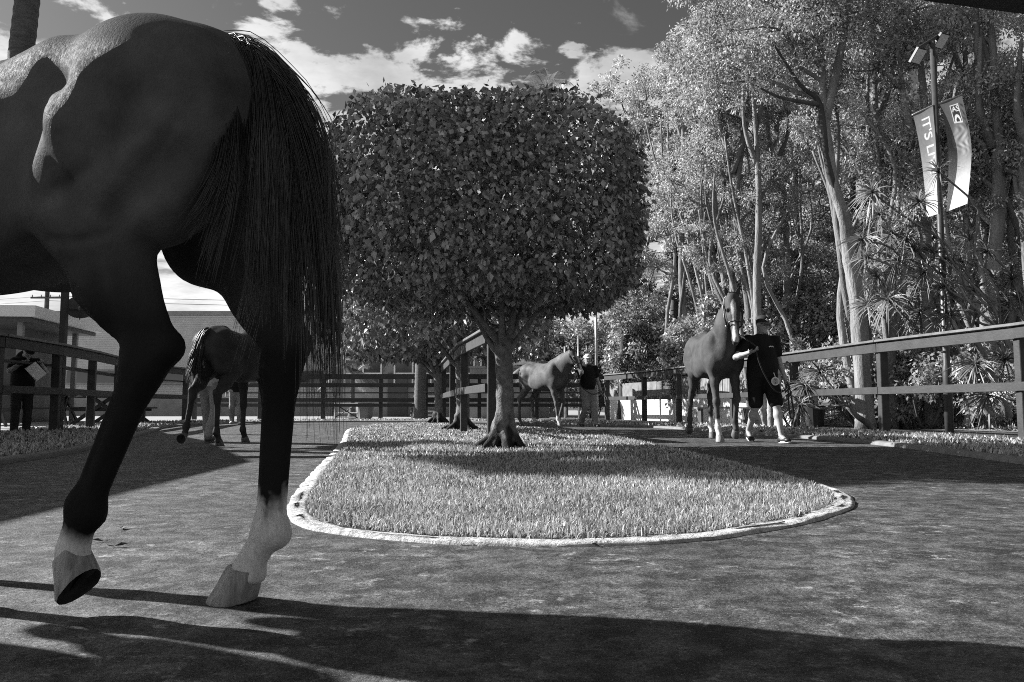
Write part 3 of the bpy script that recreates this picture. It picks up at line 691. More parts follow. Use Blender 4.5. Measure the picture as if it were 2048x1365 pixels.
def near_relief(V, F):
    # muscle ridges (+), grooves (-) and veins of the thigh, drawn as strokes on the flank (x, z) of each side
    T1 = V[F[:, 1]] - V[F[:, 0]]; T2 = V[F[:, 2]] - V[F[:, 0]]; fn = np.cross(T1, T2); N = np.zeros_like(V)
    for k in range(4): np.add.at(N, F[:, k], fn)
    N /= np.linalg.norm(N, axis=1)[:, None] + 1e-12
    strokes = [([(.084, .917), (-.012, .988), (-.09, 1.08)], .016, .030), ([(.13, .93), (.05, 1.01), (-.03, 1.12), (-.06, 1.22)], -.015, .022), ([(.148, 1.045), (.22, 1.01), (.286, .978)], -.012, .016),
               ([(.298, .887), (.22, .878), (.142, .898)], -.010, .010), ([(.335, 1.30), (.29, 1.265), (.235, 1.244)], -.016, .028), ([(.30, 1.22), (.24, 1.12), (.20, 1.0)], .012, .035), ([(.20, 1.33), (.08, 1.31), (-.02, 1.25)], .010, .045),
               ([(.06, 1.36), (-.02, 1.30), (-.07, 1.20)], -.008, .022), ([(.284, .846), (.248, .798), (.283, .753)], .007, .007), ([(.30, .93), (.27, .89), (.284, .846)], .007, .007), ([(.248, .798), (.20, .76), (.19, .70)], .006, .006),
               ([(.177, .839), (.175, .77), (.150, .68)], -.010, .016), ([(.235, .80), (.20, .70), (.165, .63)], .008, .016), ([(.10, .62), (.115, .57), (.14, .52)], -.006, .010), ([(.17, .52), (.22, .40), (.26, .31)], -.006, .008), ([(.13, .53), (.19, .40), (.235, .30)], .005, .007),
               ([(.55, 1.28), (.52, 1.10), (.55, .95)], .006, .02), ([(.62, 1.30), (.59, 1.10), (.62, .93)], -.006, .02), ([(.69, 1.30), (.66, 1.10), (.69, .92)], .006, .02), ([(.76, 1.30), (.73, 1.10), (.76, .90)], -.006, .02)]
    D = np.zeros(len(V)); q = V[:, [0, 2]]
    for pts, amp, wd in strokes:
        P = catmull([np.array(p) for p in pts], 6); d2 = np.full(len(V), 1e9); tt = np.zeros(len(V))
        for i in range(len(P) - 1):
            a, b = P[i], P[i + 1]; t = np.clip(((q - a) @ (b - a)) / ((b - a) @ (b - a)), 0, 1); e = ((q - a - t[:, None] * (b - a)) ** 2).sum(1); m = e < d2; d2[m] = e[m]; tt[m] = (i + t[m]) / (len(P) - 1)
        D += amp * np.exp(-d2 / (wd * wd)) * (.35 + .65 * np.sin(np.pi * np.clip(tt, .05, .95)))
    side = np.clip((np.abs(V[:, 1]) - .07) / .06, 0, 1) * np.clip(np.abs(N[:, 1]) * 1.6, 0, 1); side *= np.where((V[:, 1] < 0) & (V[:, 2] < .95), 0, 1)
    return V + N * (D * side)[:, None]
nearJ['relief'] = near_relief
NEAR_YAW = math.pi - R(16)
NEAR_LOC = (-.727, 1.983, 0)
def near_tail():
    D = np.array([-.015, 0, 1.43]); out = []
    def g(*p): return np.array([D + np.array(q) for q in [(0.03, 0, .0)]] + [np.array(q) for q in p])
    # thick fall of hair: (x back is negative, y left is positive)
    for (n, rad, jit, sd, gs) in (
        (3000, .0016, .010, 21, [
            g((-.06, .03, 1.40), (-.10, .075, 1.20), (-.10, .09, .95), (-.10, .07, .70)),
            g((-.10, .02, 1.385), (-.17, .05, 1.22), (-.20, .05, .95), (-.19, .03, .66)),
            g((-.10, -.02, 1.385), (-.21, .0, 1.22), (-.255, .0, .98), (-.25, .0, .62))]),
        (1300, .0015, .022, 22, [
            g((-.10, .02, 1.39), (-.22, .03, 1.22), (-.31, .02, .95), (-.33, .0, .42)),
            g((-.08, .0, 1.40), (-.17, .03, 1.22), (-.22, .05, .90), (-.25, .06, .38)),
            g((-.09, -.03, 1.39), (-.20, -.05, 1.20), (-.28, -.07, .90), (-.31, -.06, .40))]),
        (520, .0015, .016, 23, [
            g((-.03, .06, 1.37), (-.075, .12, 1.18), (-.07, .16, 1.04), (.03, .19, .92)),
            g((-.04, .05, 1.38), (-.09, .10, 1.18), (-.10, .12, 1.00), (-.06, .13, .82)),
            g((-.05, .05, 1.38), (-.11, .09, 1.18), (-.12, .10, .95), (-.08, .12, .70))]),
        (150, .0014, .030, 24, [
            g((-.12, .0, 1.38), (-.25, .02, 1.20), (-.33, .02, .92), (-.36, .02, .55)),
            g((-.12, .02, 1.38), (-.26, .03, 1.15), (-.34, .04, .90), (-.42, .05, .68))]),
        (70, .0014, .03, 25, [
            g((-.07, .03, 1.39), (-.12, .06, 1.1), (-.08, .09, .80), (.02, .1, .45)),
            g((-.07, .03, 1.39), (-.14, .06, 1.1), (-.13, .09, .80), (-.05, .1, .42))])):
        out.append((gs, n, rad, jit, 1.0, sd))
    return out
near, nhp, *_ = build_horse('horse', 'glossy black horse cropped at the left edge, tail and raised hind hoof close up', NEAR_LOC, NEAR_YAW, M['coat_black'], nearJ, res=.012,
                      hair=M['hair'], tail=near_tail(), seed=2, whitefn=near_white, pointsfn=lambda V: np.clip((.93 - V[:, 2] + .04 * np.sin(9 * V[:, 0])) / .30, 0, .9))
halter(near, nhp)
# ------------------------------------------------------------------ trees
M['bark_fig'] = material('fig_bark', .16, .85, .45, 16, 7, 1.0, 45, .2, bdist=.02, attr='dark_base', attr_col=.028)
M['bark_root'] = material('fig_root_bark', .05, .9, .5, 7, 6, .9, 25, .2, bdist=.03)
M['bark_paper'] = material('paperbark', .20, .85, .45, 3.0, 7, 1.0, 14, .2, stretch=(1.6, 1.6, .35), bdist=.04, rnd=.25)
M['bark_dark'] = material('dark_branch_bark', .07, .85, .4, 4, 5, .6, 20, .2, rnd=.2)
M['palm_bark'] = material('palm_trunk', .15, .85, .35, 5, 6, 1.0, 22, .2, stretch=(1, 1, 4), bdist=.03)
M['leaf_fig'] = material('fig_leaf', .27, .33, .25, 2, 2, spec=.7, leafattr=True, trans=.18)
M['leaf_gum'] = material('paperbark_leaf', .38, .5, .2, 2, 2, spec=.5, leafattr=True, trans=.5)
M['leaf_shrub'] = material('shrub_leaf', .32, .42, .2, 2, 2, spec=.55, leafattr=True, trans=.4)
M['leaf_spike'] = material('sword_leaf', .14, .45, .2, 2, 2, spec=.5, leafattr=True, trans=.2)
M['leaf_palm'] = material('palm_leaf', .22, .45, .2, 2, 2, spec=.5, leafattr=True, trans=.3)

def leaf_cards(P, out, size, asp, rng, droop=.5, fold=True, spread=.9, tones=(.45, 1.5)):
    """leaf blades at points P: six-vertex folded leaves, tips drooping, faces turned roughly along out"""
    n = len(P); t = rng.normal(0, spread, (n, 3)) + out * .45; t[:, 2] -= droop * 2; t /= np.linalg.norm(t, axis=1)[:, None] + 1e-9
    nn = out + rng.normal(0, .55, (n, 3)); nn -= t * np.sum(nn * t, 1)[:, None]; nn /= np.linalg.norm(nn, axis=1)[:, None] + 1e-9
    s = np.cross(t, nn); L_ = size * rng.uniform(.7, 1.25, n); w = L_ * asp * .5
    a = P; tip = P + t * L_[:, None]; m1 = P + t * (L_ * .42)[:, None]
    tone = rng.uniform(*tones, n)
    if fold:
        l = m1 + s * w[:, None] - nn * (w * .35)[:, None]; r = m1 - s * w[:, None] - nn * (w * .35)[:, None]; tip = tip - nn * (L_ * .12)[:, None]
        V = np.stack([a, l, tip, r, m1], 1).reshape(-1, 3); b = np.arange(n)[:, None] * 5
        F = np.concatenate([b + np.array(q) for q in ([0, 4, 1], [1, 4, 2], [0, 3, 4], [4, 3, 2])]); return V, F, np.repeat(tone, 5)
    l = m1 + s * w[:, None]; r = m1 - s * w[:, None]
    V = np.stack([a, l, tip, r], 1).reshape(-1, 3); b = np.arange(n)[:, None] * 4
    return V, np.concatenate([b + np.array([0, 3, 1]), b + np.array([1, 3, 2])]), np.repeat(tone, 4)

def bent(p, q, n, rng, wob):
    p = np.array(p, float); q = np.array(q, float); L_ = np.linalg.norm(q - p); t = np.linspace(0, 1, n); P = p + (q - p) * t[:, None]
    P[1:-1] += rng.normal(0, wob * L_, (n - 2, 3)) * np.array([1, 1, .4]); return catmull(P, 3)
def limb(mb, P, r0, r1, n=7):
    m = len(P); mb.tube(P, list(np.linspace(r0, r1, m)), n)

def clipped_fig(name, label, base, zc0, zc1, rx, ry, seed, nleaf, leaf, centre=None, extra_leaf=0, trunk_r=.135, fork=1.25):
    rng = np.random.default_rng(seed); T = thing(name, label, 'tree', base, 0, 'clipped fig trees on the lawn'); b = np.array(base)
    c = np.array(centre if centre is not None else (base[0], base[1], 0)); c[2] = 0
    # trunk with flared, gnarled roots as one skin
    S = Flesh(.018 if trunk_r > .13 else .022); pts = [b + np.array([0, 0, z]) + np.array([.02 * math.sin(z * 3), .0, 0]) for z in (-.05, .15, .35, .6, .9, fork)]
    S.chain(pts, [trunk_r * q for q in (1.25, 1.1, 1.0, .97, .95, 1.1)], .04)
    for k in range(12):
        a = 2 * math.pi * k / 12 + rng.uniform(-.25, .25); ln = rng.uniform(.14, .34) * trunk_r / .135; d = np.array([math.cos(a), math.sin(a), 0]); z0 = rng.uniform(.16, .42); sd = np.array([-d[1], d[0], 0]) * rng.uniform(-.07, .07)
        P = [b + d * trunk_r * .82 + (0, 0, z0), b + d * (trunk_r * 1.12) + (0, 0, z0 * .45) + sd * .5, b + d * (trunk_r * 1.3 + ln * .5) + (0, 0, .035) + sd, b + d * (trunk_r * 1.35 + ln) + (0, 0, -.02) + sd * 2]
        S.chain(P, [.028, .040, .036, .016], .022)
    for k in range(16):
        a = rng.uniform(0, 6.28); z = rng.uniform(.02, .3); S.ball(b + np.array([math.cos(a), math.sin(a), 0]) * trunk_r * (1.25 - z) + (0, 0, z), rng.uniform(.02, .045), .03)
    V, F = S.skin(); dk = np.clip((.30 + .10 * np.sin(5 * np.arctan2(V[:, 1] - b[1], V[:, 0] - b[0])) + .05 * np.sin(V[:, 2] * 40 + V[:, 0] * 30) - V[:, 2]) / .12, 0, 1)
    np_mesh('trunk', V, F, M['bark_fig'], T, True, {'dark_base': dk})  # bark colour darker towards the foot of the trunk, uneven upper edge
    H = zc1 - zc0; top = b + np.array([0, 0, fork])
    for k in range(9):
        a = 2 * math.pi * k / 9 + rng.uniform(-.3, .3); rr = rng.uniform(.35, .8); e = c + np.array([math.cos(a) * rx * rr, math.sin(a) * ry * rr, zc0 + H * rng.uniform(.25, .6)])
        st = top - np.array([0, 0, rng.uniform(0, .25)]) + np.array([math.cos(a), math.sin(a), 0]) * trunk_r * .5
        mid = st * .55 + e * .45 + np.array([0, 0, .12]); P = catmull([st, st * .75 + mid * .25 + rng.normal(0, .03, 3), mid, e], 4)
        m = MB(); limb(m, P, trunk_r * rng.uniform(.38, .55), .018)
        for j in range(4):
            s0 = P[rng.integers(5, len(P) - 2)]; q = s0 + np.array([rng.uniform(-.5, .5), rng.uniform(-.5, .5), rng.uniform(.1, .5)]); limb(m, bent(s0, q, 4, rng, .08), .020, .006, 5)
        m.build('branch', M['bark_fig'], T, True)
    # crown: leaves packed on and under a flat-sided clipped dome
    n = nleaf; u = rng.normal(0, 1, (n, 3)); u /= np.linalg.norm(u, axis=1)[:, None]; e = 5.5
    rad = (np.abs(u[:, 0]) ** e + np.abs(u[:, 1]) ** e + np.abs(u[:, 2]) ** e) ** (-1 / e)
    N_ = np.sign(u) * np.abs(u) ** (e - 1); N_ /= np.linalg.norm(N_, axis=1)[:, None]
    dep = 1 - np.abs(rng.normal(0, .055, n)); inner = rng.random(n) < .30; dep[inner] = rng.uniform(.45, .92, inner.sum()); hol = (np.sin(u[:, 0] * 11 + 3 * np.sin(u[:, 2] * 7)) * np.sin(u[:, 2] * 13 + u[:, 1] * 9) > .72) & (rng.random(n) < .8); dep[hol] *= .86
    lump = 1 + .035 * np.sin(u[:, 0] * 9 + 2) * np.sin(u[:, 2] * 8) + .02 * np.sin(u[:, 1] * 17 + u[:, 0] * 13) + np.where(rng.random(n) < .03, rng.uniform(.02, .07, n), 0)
    zz = u[:, 2] * rad; taper = np.where(zz < 0, 1 - .05 * (-zz) ** 3, 1 - .20 * np.abs(zz) ** 3)
    sc = np.array([rx, ry, H / 2]); P = u * rad[:, None] * (dep * lump)[:, None]; P[:, :2] *= taper[:, None]
    P = P * sc + c + np.array([0, 0, (zc0 + zc1) / 2])
    keep = ~((zz < -.75) & (np.hypot(u[:, 0], u[:, 1]) * rad < .55) & (rng.random(n) < .8)); P, N_ = P[keep], N_[keep]
    V, F, tn = leaf_cards(P, N_, leaf * rng.uniform(.65, 1.25, len(P)), .68, rng, .45, True, .6, (.25, 1.5))
    # the leaves that show largest stand alone as parts
    if extra_leaf:
        toward = np.array([0, 0, CAMZ]) - P; toward /= np.linalg.norm(toward, axis=1)[:, None]; vis = np.sum(N_ * toward, 1) / (1 + .6 * (np.linalg.norm(P - np.array([0, 0, .5]), axis=1) - 7)); pick = np.argsort(-vis - .15 * rng.random(len(P)))[:extra_leaf * 6]
        pick = rng.choice(pick, extra_leaf, replace=False); mask = np.ones(len(P), bool); mask[pick] = False
        W = V.reshape(-1, 5, 3); nleafs = len(P); allF = np.array([[0, 4, 1], [1, 4, 2], [0, 3, 4], [4, 3, 2]])
        k = int(mask.sum()); b5 = np.arange(k)[:, None] * 5; F = np.concatenate([b5 + q for q in allF]); tn5 = tn.reshape(-1, 5)[mask].ravel()
        cr = np_mesh('crown', W[mask].reshape(-1, 3), F, M['leaf_fig'], T, attrs={'tone': tn5})
        cr['kind'] = 'stuff'
        # one shared leaf mesh, placed by matrix
        me = bpy.data.meshes.new('leaf'); me.from_pydata([(0, 0, 0), (.42, .275, -.096), (1, 0, -.12), (.42, -.275, -.096), (.42, 0, 0)], [], [tuple(q) for q in allF]); me.materials.append(M['leaf_fig'])
        me.attributes.new('tone', 'FLOAT', 'POINT').data.foreach_set('value', np.ones(5, dtype=np.float32))
        o_ = np.array(ORIG[T.name])
        for i in pick:
            q = W[i]; x = q[4] - q[0]; L_ = np.linalg.norm(x) / .42; x /= np.linalg.norm(x); y = q[1] - q[3]; y -= x * (x @ y); y /= np.linalg.norm(y); z = np.cross(x, y)
            ob = bpy.data.objects.new('leaf', me); COL.objects.link(ob); ob.parent = T
            ob.matrix_local = Matrix(((x[0] * L_, y[0] * L_, z[0] * L_, q[0][0] - o_[0]), (x[1] * L_, y[1] * L_, z[1] * L_, q[0][1] - o_[1]), (x[2] * L_, y[2] * L_, z[2] * L_, q[0][2] - o_[2]), (0, 0, 0, 1)))
    else:
        cr = np_mesh('crown', V, F, M['leaf_fig'], T, attrs={'tone': tn})
    return T
clipped_fig('fig_tree', 'large clipped fig tree with a rounded box crown in the middle of the lawn', (-.10, 9.25, .03), 1.66, 3.98, 1.76, 1.66, 31, 46000, .076, (-.33, 9.4, 0), 300, .102)
clipped_fig('fig_tree', 'clipped fig tree just behind the front tree, gnarled roots beside the near fence post', (-1.02, 16.3, .03), 1.85, 4.3, 2.1, 2.0, 32, 11000, .15, (-1.5, 16.3, 0), 0, .13, 1.5)
clipped_fig('fig_tree', 'farther clipped fig tree with a thin trunk and spread roots, left of the others', (-2.05, 22.2, .03), 1.85, 4.0, 1.9, 1.7, 33, 9000, .17, (-3.0, 22.9, 0), 0, .12, 1.5)
clipped_fig('fig_tree', 'pale flared trunk of a fig tree seen low behind the front trunk', (-.55, 25.5, .03), 2.1, 4.4, 2.0, 2.0, 34, 6000, .18, (-.8, 25.8, 0), 0, .16, 1.6)

def wild_tree(name, label, pts, r0, crowns, nleaf, leaf, asp, seed, mleaf, mbark, group, twigs=4, branches=()):
    """pts: trunk way-points; crowns: (centre, radii) leaf masses fed by limbs"""
    rng = np.random.default_rng(seed); T = thing(name, label, 'tree', tuple(pts[0]), 0, group)
    P = catmull(pts, 6); m = MB(); n = len(P); rr = r0 * (1 - .72 * np.linspace(0, 1, n) ** 1.1) * (1 + .06 * np.sin(np.arange(n) * 1.7)); rr[0] *= 1.25
    m.tube(P, list(rr), 9); m.build('trunk', mbark, T, True)
    if mbark is M['bark_paper'] and r0 < .28:                       # paperbarks grow several slender stems
        for k in range(5):
            a = rng.uniform(0, 6.28); o_ = np.array([math.cos(a) * rng.uniform(.25, .7), abs(math.sin(a)) * .5, 0]); hh = (P[-1] - P[0]) * rng.uniform(.55, .85); ww = rng.normal(0, .22, (4, 3)) * np.array([1, .6, .1]); q = catmull([P[0] + o_, P[0] + o_ * 1.2 + hh * .3 + ww[0], P[0] + o_ * 1.6 + hh * .55 + ww[1], P[0] + o_ * 1.9 + hh * .8 + ww[2], P[0] + o_ * 2.3 + hh], 4)
            MB().tube(q, list(np.linspace(r0 * .55, r0 * .16, len(q))), 7).build('stem', mbark, T, True)
    for bp in branches:
        bm = MB(); bb = catmull(bp[0], 5); limb(bm, bb, bp[1], bp[1] * .25, 6); bm.build('branch', M['bark_dark'] if len(bp) > 2 else mbark, T, True)
    Vs, Fs, Ts = [], [], []; k = 0; tot = sum(np.prod(c[1]) ** (2 / 3) for c in crowns)
    for (c, rad) in crowns:
        c = np.array(c, float); rad = np.array(rad, float); share = int(nleaf * np.prod(rad) ** (2 / 3) / tot)
        d2 = np.linalg.norm(P - (c - [0, 0, rad[2]]), axis=1); s0 = P[np.argmin(d2[n // 3:]) + n // 3]
        lm = MB(); limb(lm, bent(s0, c, 5, rng, .07), r0 * .35, .02, 6); lm.build('limb', mbark, T, True)
        nc = max(4, share // 130); u = rng.normal(0, 1, (nc, 3)); u /= np.linalg.norm(u, axis=1)[:, None]; cc = c + u * rad * (rng.random(nc) ** .45)[:, None]
        for q in cc[:: max(1, nc // twigs)]: lm = MB(); limb(lm, bent(c * .6 + s0 * .4 if rng.random() < .4 else c, q, 4, rng, .06), .028, .006, 4); lm.build('twig', mbark, T, True)
        csz = rng.uniform(.22, .42, nc) * (rad.mean() ** .5); ctone = rng.uniform(.6, 1.3, nc); per = share // nc
        q = rng.normal(0, 1, (nc, per, 3)); q /= np.linalg.norm(q, axis=2, keepdims=True) + 1e-9; q *= (rng.random((nc, per, 1)) ** .5)
        pp = (cc[:, None] + q * csz[:, None, None] * np.array([1, 1, .75])).reshape(-1, 3); oo = (q + (u * .4)[:, None]).reshape(-1, 3)
        V, F, t = leaf_cards(pp, oo, leaf, asp, rng, .35, False, .8, (.55, 1.5)); t = t * np.repeat(np.repeat(ctone, per), 4)
        Vs.append(V); Fs.append(F + k); Ts.append(t); k += len(V)
    
    np_mesh('crown', np.concatenate(Vs), np.concatenate(Fs), mleaf, T, attrs={'tone': np.concatenate(Ts)})
    return T
G1 = 'paperbark trees behind the right fence'
def A(px, py, Y): return tuple(at(px, py, Y))
def GR(px, Y, z=0.0): return ((px - 1024) / FPX * Y * 1.0, Y, z)
# the big forked paperbark above the fence
wild_tree('paperbark_tree', 'tall paperbark with a thick pale forked trunk leaning left above the fence', [GR(1728, 17.5), A(1716, 620, 17.5), A(1700, 520, 17.5), A(1690, 440, 17.3), A(1668, 370, 17.2), A(1650, 240, 17), A(1642, 110, 17), A(1625, -60, 17)], .19,
          [(A(1560, 60, 17), (1.9, 1.5, 1.5)), (A(1680, -40, 16.5), (2.0, 1.6, 1.6)), (A(1500, -20, 17.5), (1.7, 1.5, 1.3)), (A(1440, 130, 18), (1.2, 1.2, 1.2)), (A(1640, 190, 18), (1.1, 1.0, 1.2))], 34000, .088, .42, 41, M['leaf_gum'], M['bark_paper'], G1,
          branches=[([A(1690, 440, 17.3), A(1656, 330, 17.1), A(1640, 210, 16.9), A(1600, 170, 16.8), A(1545, 85, 16.6)], .10, 1), ([A(1640, 210, 16.9), A(1560, 195, 16.7), A(1510, 170, 16.6)], .06, 1), ([A(1650, 240, 17), A(1690, 60, 16.8), A(1700, -60, 16.8)], .12)])
rngF = np.random.default_rng(77)
# slender stems grouped left of it: (base px, depth, mid px, mid py, top px, top py, radius, label)
stems = [(1500, 22.5, 1478, 420, 1440, 40, .20, 'slim paperbark rising behind the led chestnut horse, bending left'),
         (1455, 24.0, 1430, 400, 1405, 90, .17, 'slender paperbark stem just left of the chestnut horse ears'),
         (1535, 21.5, 1528, 430, 1500, 120, .19, 'straight paperbark directly above the cap of the handler'),
         (1580, 23.0, 1560, 420, 1545, 60, .18, 'paperbark stem right of the handler cap, half hidden by leaves'),
         (1620, 24.5, 1600, 440, 1590, 40, .17, 'thin paperbark in the gap left of the big forked trunk'),
         (1395, 27.0, 1375, 460, 1360, 120, .20, 'paperbark at the left end of the stand of slim stems'),
         (1800, 18.5, 1772, 420, 1745, 40, .20, 'paperbark with snaking trunk right of the big forked tree'),
         (1860, 17.5, 1838, 430, 1830, 30, .24, 'thick paperbark stem just left of the lamp post'),
         (1945, 18.0, 1938, 430, 1925, 20, .19, 'paperbark stem behind the right banner'),
         (1985, 16.5, 1990, 420, 1975, -20, .27, 'stout pale paperbark right of the banners'),
         (2060, 16.0, 2052, 420, 2070, 0, .26, 'paperbark cut off by the right edge of the picture'),
         (2140, 15.5, 2130, 400, 2140, 0, .26, 'paperbark beyond the right edge')]
for i, (bx_, Y, mx_, my_, tx_, ty_, r0, lb) in enumerate(stems[:-1]):
    w = rngF.normal(0, 10, 4); r = np.random.default_rng(500 + i)
    pts = [GR(bx_, Y), A(bx_ * .7 + mx_ * .3 + w[0], 620, Y), A(mx_ + w[1], my_, Y - .3), A((mx_ + tx_) / 2 + w[2], (my_ + ty_) / 2, Y - .5), A(tx_, ty_, Y - .6)]
    cr = []
    for q in range(5):
        cr.append((A(tx_ + r.uniform(-80, 80), ty_ + r.uniform(-40, 330), Y + r.uniform(-.8, 1.2)), (r.uniform(.8, 1.4), r.uniform(.8, 1.3), r.uniform(.8, 1.3))))
    for q in range(3): cr.append((A(mx_ + r.uniform(-70, 70), my_ - 120 + q * 110 + r.uniform(-30, 30), Y + r.uniform(-.9, 1.4)), (r.uniform(.7, 1.1), .7, r.uniform(.7, 1.1))))
    cr.append((A(tx_, ty_ - 10, Y - .5), (.9, .9, .8)))
    br = []
    for q in range(3):
        t = r.uniform(.3, .8); sx_ = mx_ * (1 - t) + tx_ * t; sy_ = my_ * (1 - t) + ty_ * t; dr = r.choice([-1, 1])
        br.append(([A(sx_, sy_ + 60, Y - .4), A(sx_ + dr * 25, max(sy_ - 20, ty_ + 25), Y - .6), A(sx_ + dr * 35 + r.normal(0, 15), max(sy_ - 160, ty_ + 15), Y - .7)], r0 * .45))
    wild_tree('paperbark_tree', lb, pts, r0 * .72, cr, 21000, .088, .42, 600 + i, M['leaf_gum'], M['bark_paper'], G1, branches=br)
# the back of the stand and the trees that step down to the left
back = [(1275, 33, 1285, 190, 62, 'dark crowned tree standing apart at the left end of the forest', 'g', 1.0), (1345, 31, 1350, 260, 75, 'dense leafy tree filling the gap behind the far slim stems', 'g', 1.3),
        (1245, 30, 1245, 330, 60, 'lower bright leafed tree beside the right side of the clipped crown', 'g', 1.25), (1400, 28, 1405, 120, 85, 'tall bushy tree at the forest edge against open sky', 'g', 1.2), (1440, 30, 1460, 360, 80, 'leafy tree deep in the forest behind the chestnut horse', 'g', .9),
        (1560, 30, 1570, 220, 90, 'leafy tree deep in the forest behind the handler', 'g', .9), (1700, 27, 1710, 260, 100, 'leafy tree deep in the forest behind the forked trunk', 'g', .9), (1840, 25, 1850, 220, 110, 'leafy tree deep in the forest behind the lamp post', 'g', .85), (1980, 23, 1990, 240, 120, 'leafy tree deep in the forest at the right edge', 'g', .85)]
for i, (bx_, Y, tx_, ty_, wpx, lb, kd, tn) in enumerate(back):
    r = np.random.default_rng(900 + i); pts = [GR(bx_, Y), A(bx_ + 4, 600, Y), A((bx_ + tx_) / 2, 420, Y), A(tx_, ty_ + 40, Y)]; cr = []
    for q in range(9):
        yy = r.uniform(0, 1); cr.append((A(tx_ + r.uniform(-wpx, wpx) * .75, ty_ + 10 + yy * (640 - ty_), Y + r.uniform(-1, 1.5)), (r.uniform(1.0, 1.6), r.uniform(.8, 1.3), r.uniform(1.0, 1.7))))
    cr.append((A(tx_, ty_ + 40, Y), (1.0, 1.0, .9)))
    if i in (0, 1, 2): cr = [c for c in cr if c[0][2] < at(tx_, ty_, Y).z]
    wild_tree('leafy_tree', lb, pts, .20, cr, 20000, .135, .48, 950 + i, M['leaf_gum'], M['bark_dark'], 'leafy trees at the back of the forest', branches=[])

def shrub(name, label, c, rad, n, leaf, asp, seed, mat, group, stems_=6):
    rng = np.random.default_rng(seed); T = thing(name, label, 'shrub', (c[0], c[1], 0), 0, group); c = np.array(c, float); rad = np.array(rad, float)
    m = MB()
    for k in range(stems_):
        a = rng.uniform(0, 6.28); e = c + np.array([math.cos(a) * rad[0] * .7, math.sin(a) * rad[1] * .7, rng.uniform(-.1, .6) * rad[2]]); limb(m, bent((c[0] + math.cos(a) * .15, c[1] + math.sin(a) * .15, 0), e, 4, rng, .06), .03, .008, 5)
    m.build('stems', M['bark_dark'], T, True)
    nc = max(6, n // 110); u = rng.normal(0, 1, (nc, 3)); u /= np.linalg.norm(u, axis=1)[:, None]; cc = c + u * rad * (rng.random(nc) ** .33)[:, None] * .92; per = n // nc
    q = rng.normal(0, 1, (nc, per, 3)); q /= np.linalg.norm(q, axis=2, keepdims=True); q *= rng.random((nc, per, 1)) ** .5
    pp = (cc[:, None] + q * (rng.uniform(.18, .34, nc) * rad.mean() ** .5)[:, None, None]).reshape(-1, 3); oo = (q + u[:, None] * .5).reshape(-1, 3)
    ok = pp[:, 2] > .05; V, F, t = leaf_cards(pp[ok], oo[ok], leaf, asp, rng, .3, False, .8, (.55, 1.5))
    t = t * np.repeat(np.repeat(rng.uniform(.65, 1.25, nc), per)[ok], 4)
    np_mesh('foliage', V, F, mat, T, attrs={'tone': t}); return T
SG = 'shrubs along the planting bank'
sh = [((6.9, 19.6, 1.2), (1.0, .9, 1.0), 'rounded shrub directly behind the handler, by the end of the white wall'), ((8.0, 18.3, 1.15), (1.0, .8, 1.05), 'large glossy shrub filling the view under the top rail, left of the middle post'), ((8.9, 17.3, 1.1), (.9, .8, 1.0), 'shrub behind the middle post of the right fence'),
      ((9.8, 16.4, 1.1), (.9, .8, 1.0), 'dark shrub between the two rails right of the middle post'), ((10.6, 15.4, 1.0), (.9, .7, .9), 'small leaved shrub near the right edge, behind the last post'), ((7.3, 22.5, 1.9), (1.3, 1.0, 1.6), 'tall shrub over the wall right of the chestnut horse'),
      ((6.2, 26.0, 1.9), (1.5, 1.0, 1.7), 'tall shrub over the pale wall left of the chestnut horse'), ((5.0, 30.5, 2.2), (1.6, 1.0, 2.0), 'tall shrub behind the steel pole, above the wall'), ((3.4, 33.0, 2.3), (1.7, 1.2, 2.2), 'big leaved shrub behind the farther handler'), ((1.6, 34.0, 2.4), (1.6, 1.2, 2.2), 'leafy shrub behind the back of the far horse'),
      ((11.8, 14.6, 1.3), (1.0, .8, 1.1), 'shrub at the right border under the fence rails'), ((9.2, 19.5, 2.0), (1.3, .9, 1.3), 'shrub rising above the top rail below the spiky plants'), ((6.6, 23.8, 3.2), (1.2, .9, 1.3), 'upper leafy mass left of the chestnut horse neck'), ((9.6, 22.5, 3.0), (1.4, .9, 1.7), 'tall leafy shrub deep behind the big forked trunk'), ((12.0, 20.5, 2.8), (1.5, .9, 1.8), 'tall leafy shrub deep behind the lamp post'), ((8.2, 24.5, 4.6), (1.3, .9, 1.5), 'high leafy shrub mass between the slim stems'), ((14.0, 19.0, 3.0), (1.5, .9, 1.9), 'tall leafy shrub deep at the right edge')]
for i, (c, rad, lb) in enumerate(sh): shrub('shrub', lb, c, rad, int(4600 * rad[0] * rad[2] / 1.0), .105 if i < 5 else .14, .5, 1200 + i, M['leaf_shrub'], SG)

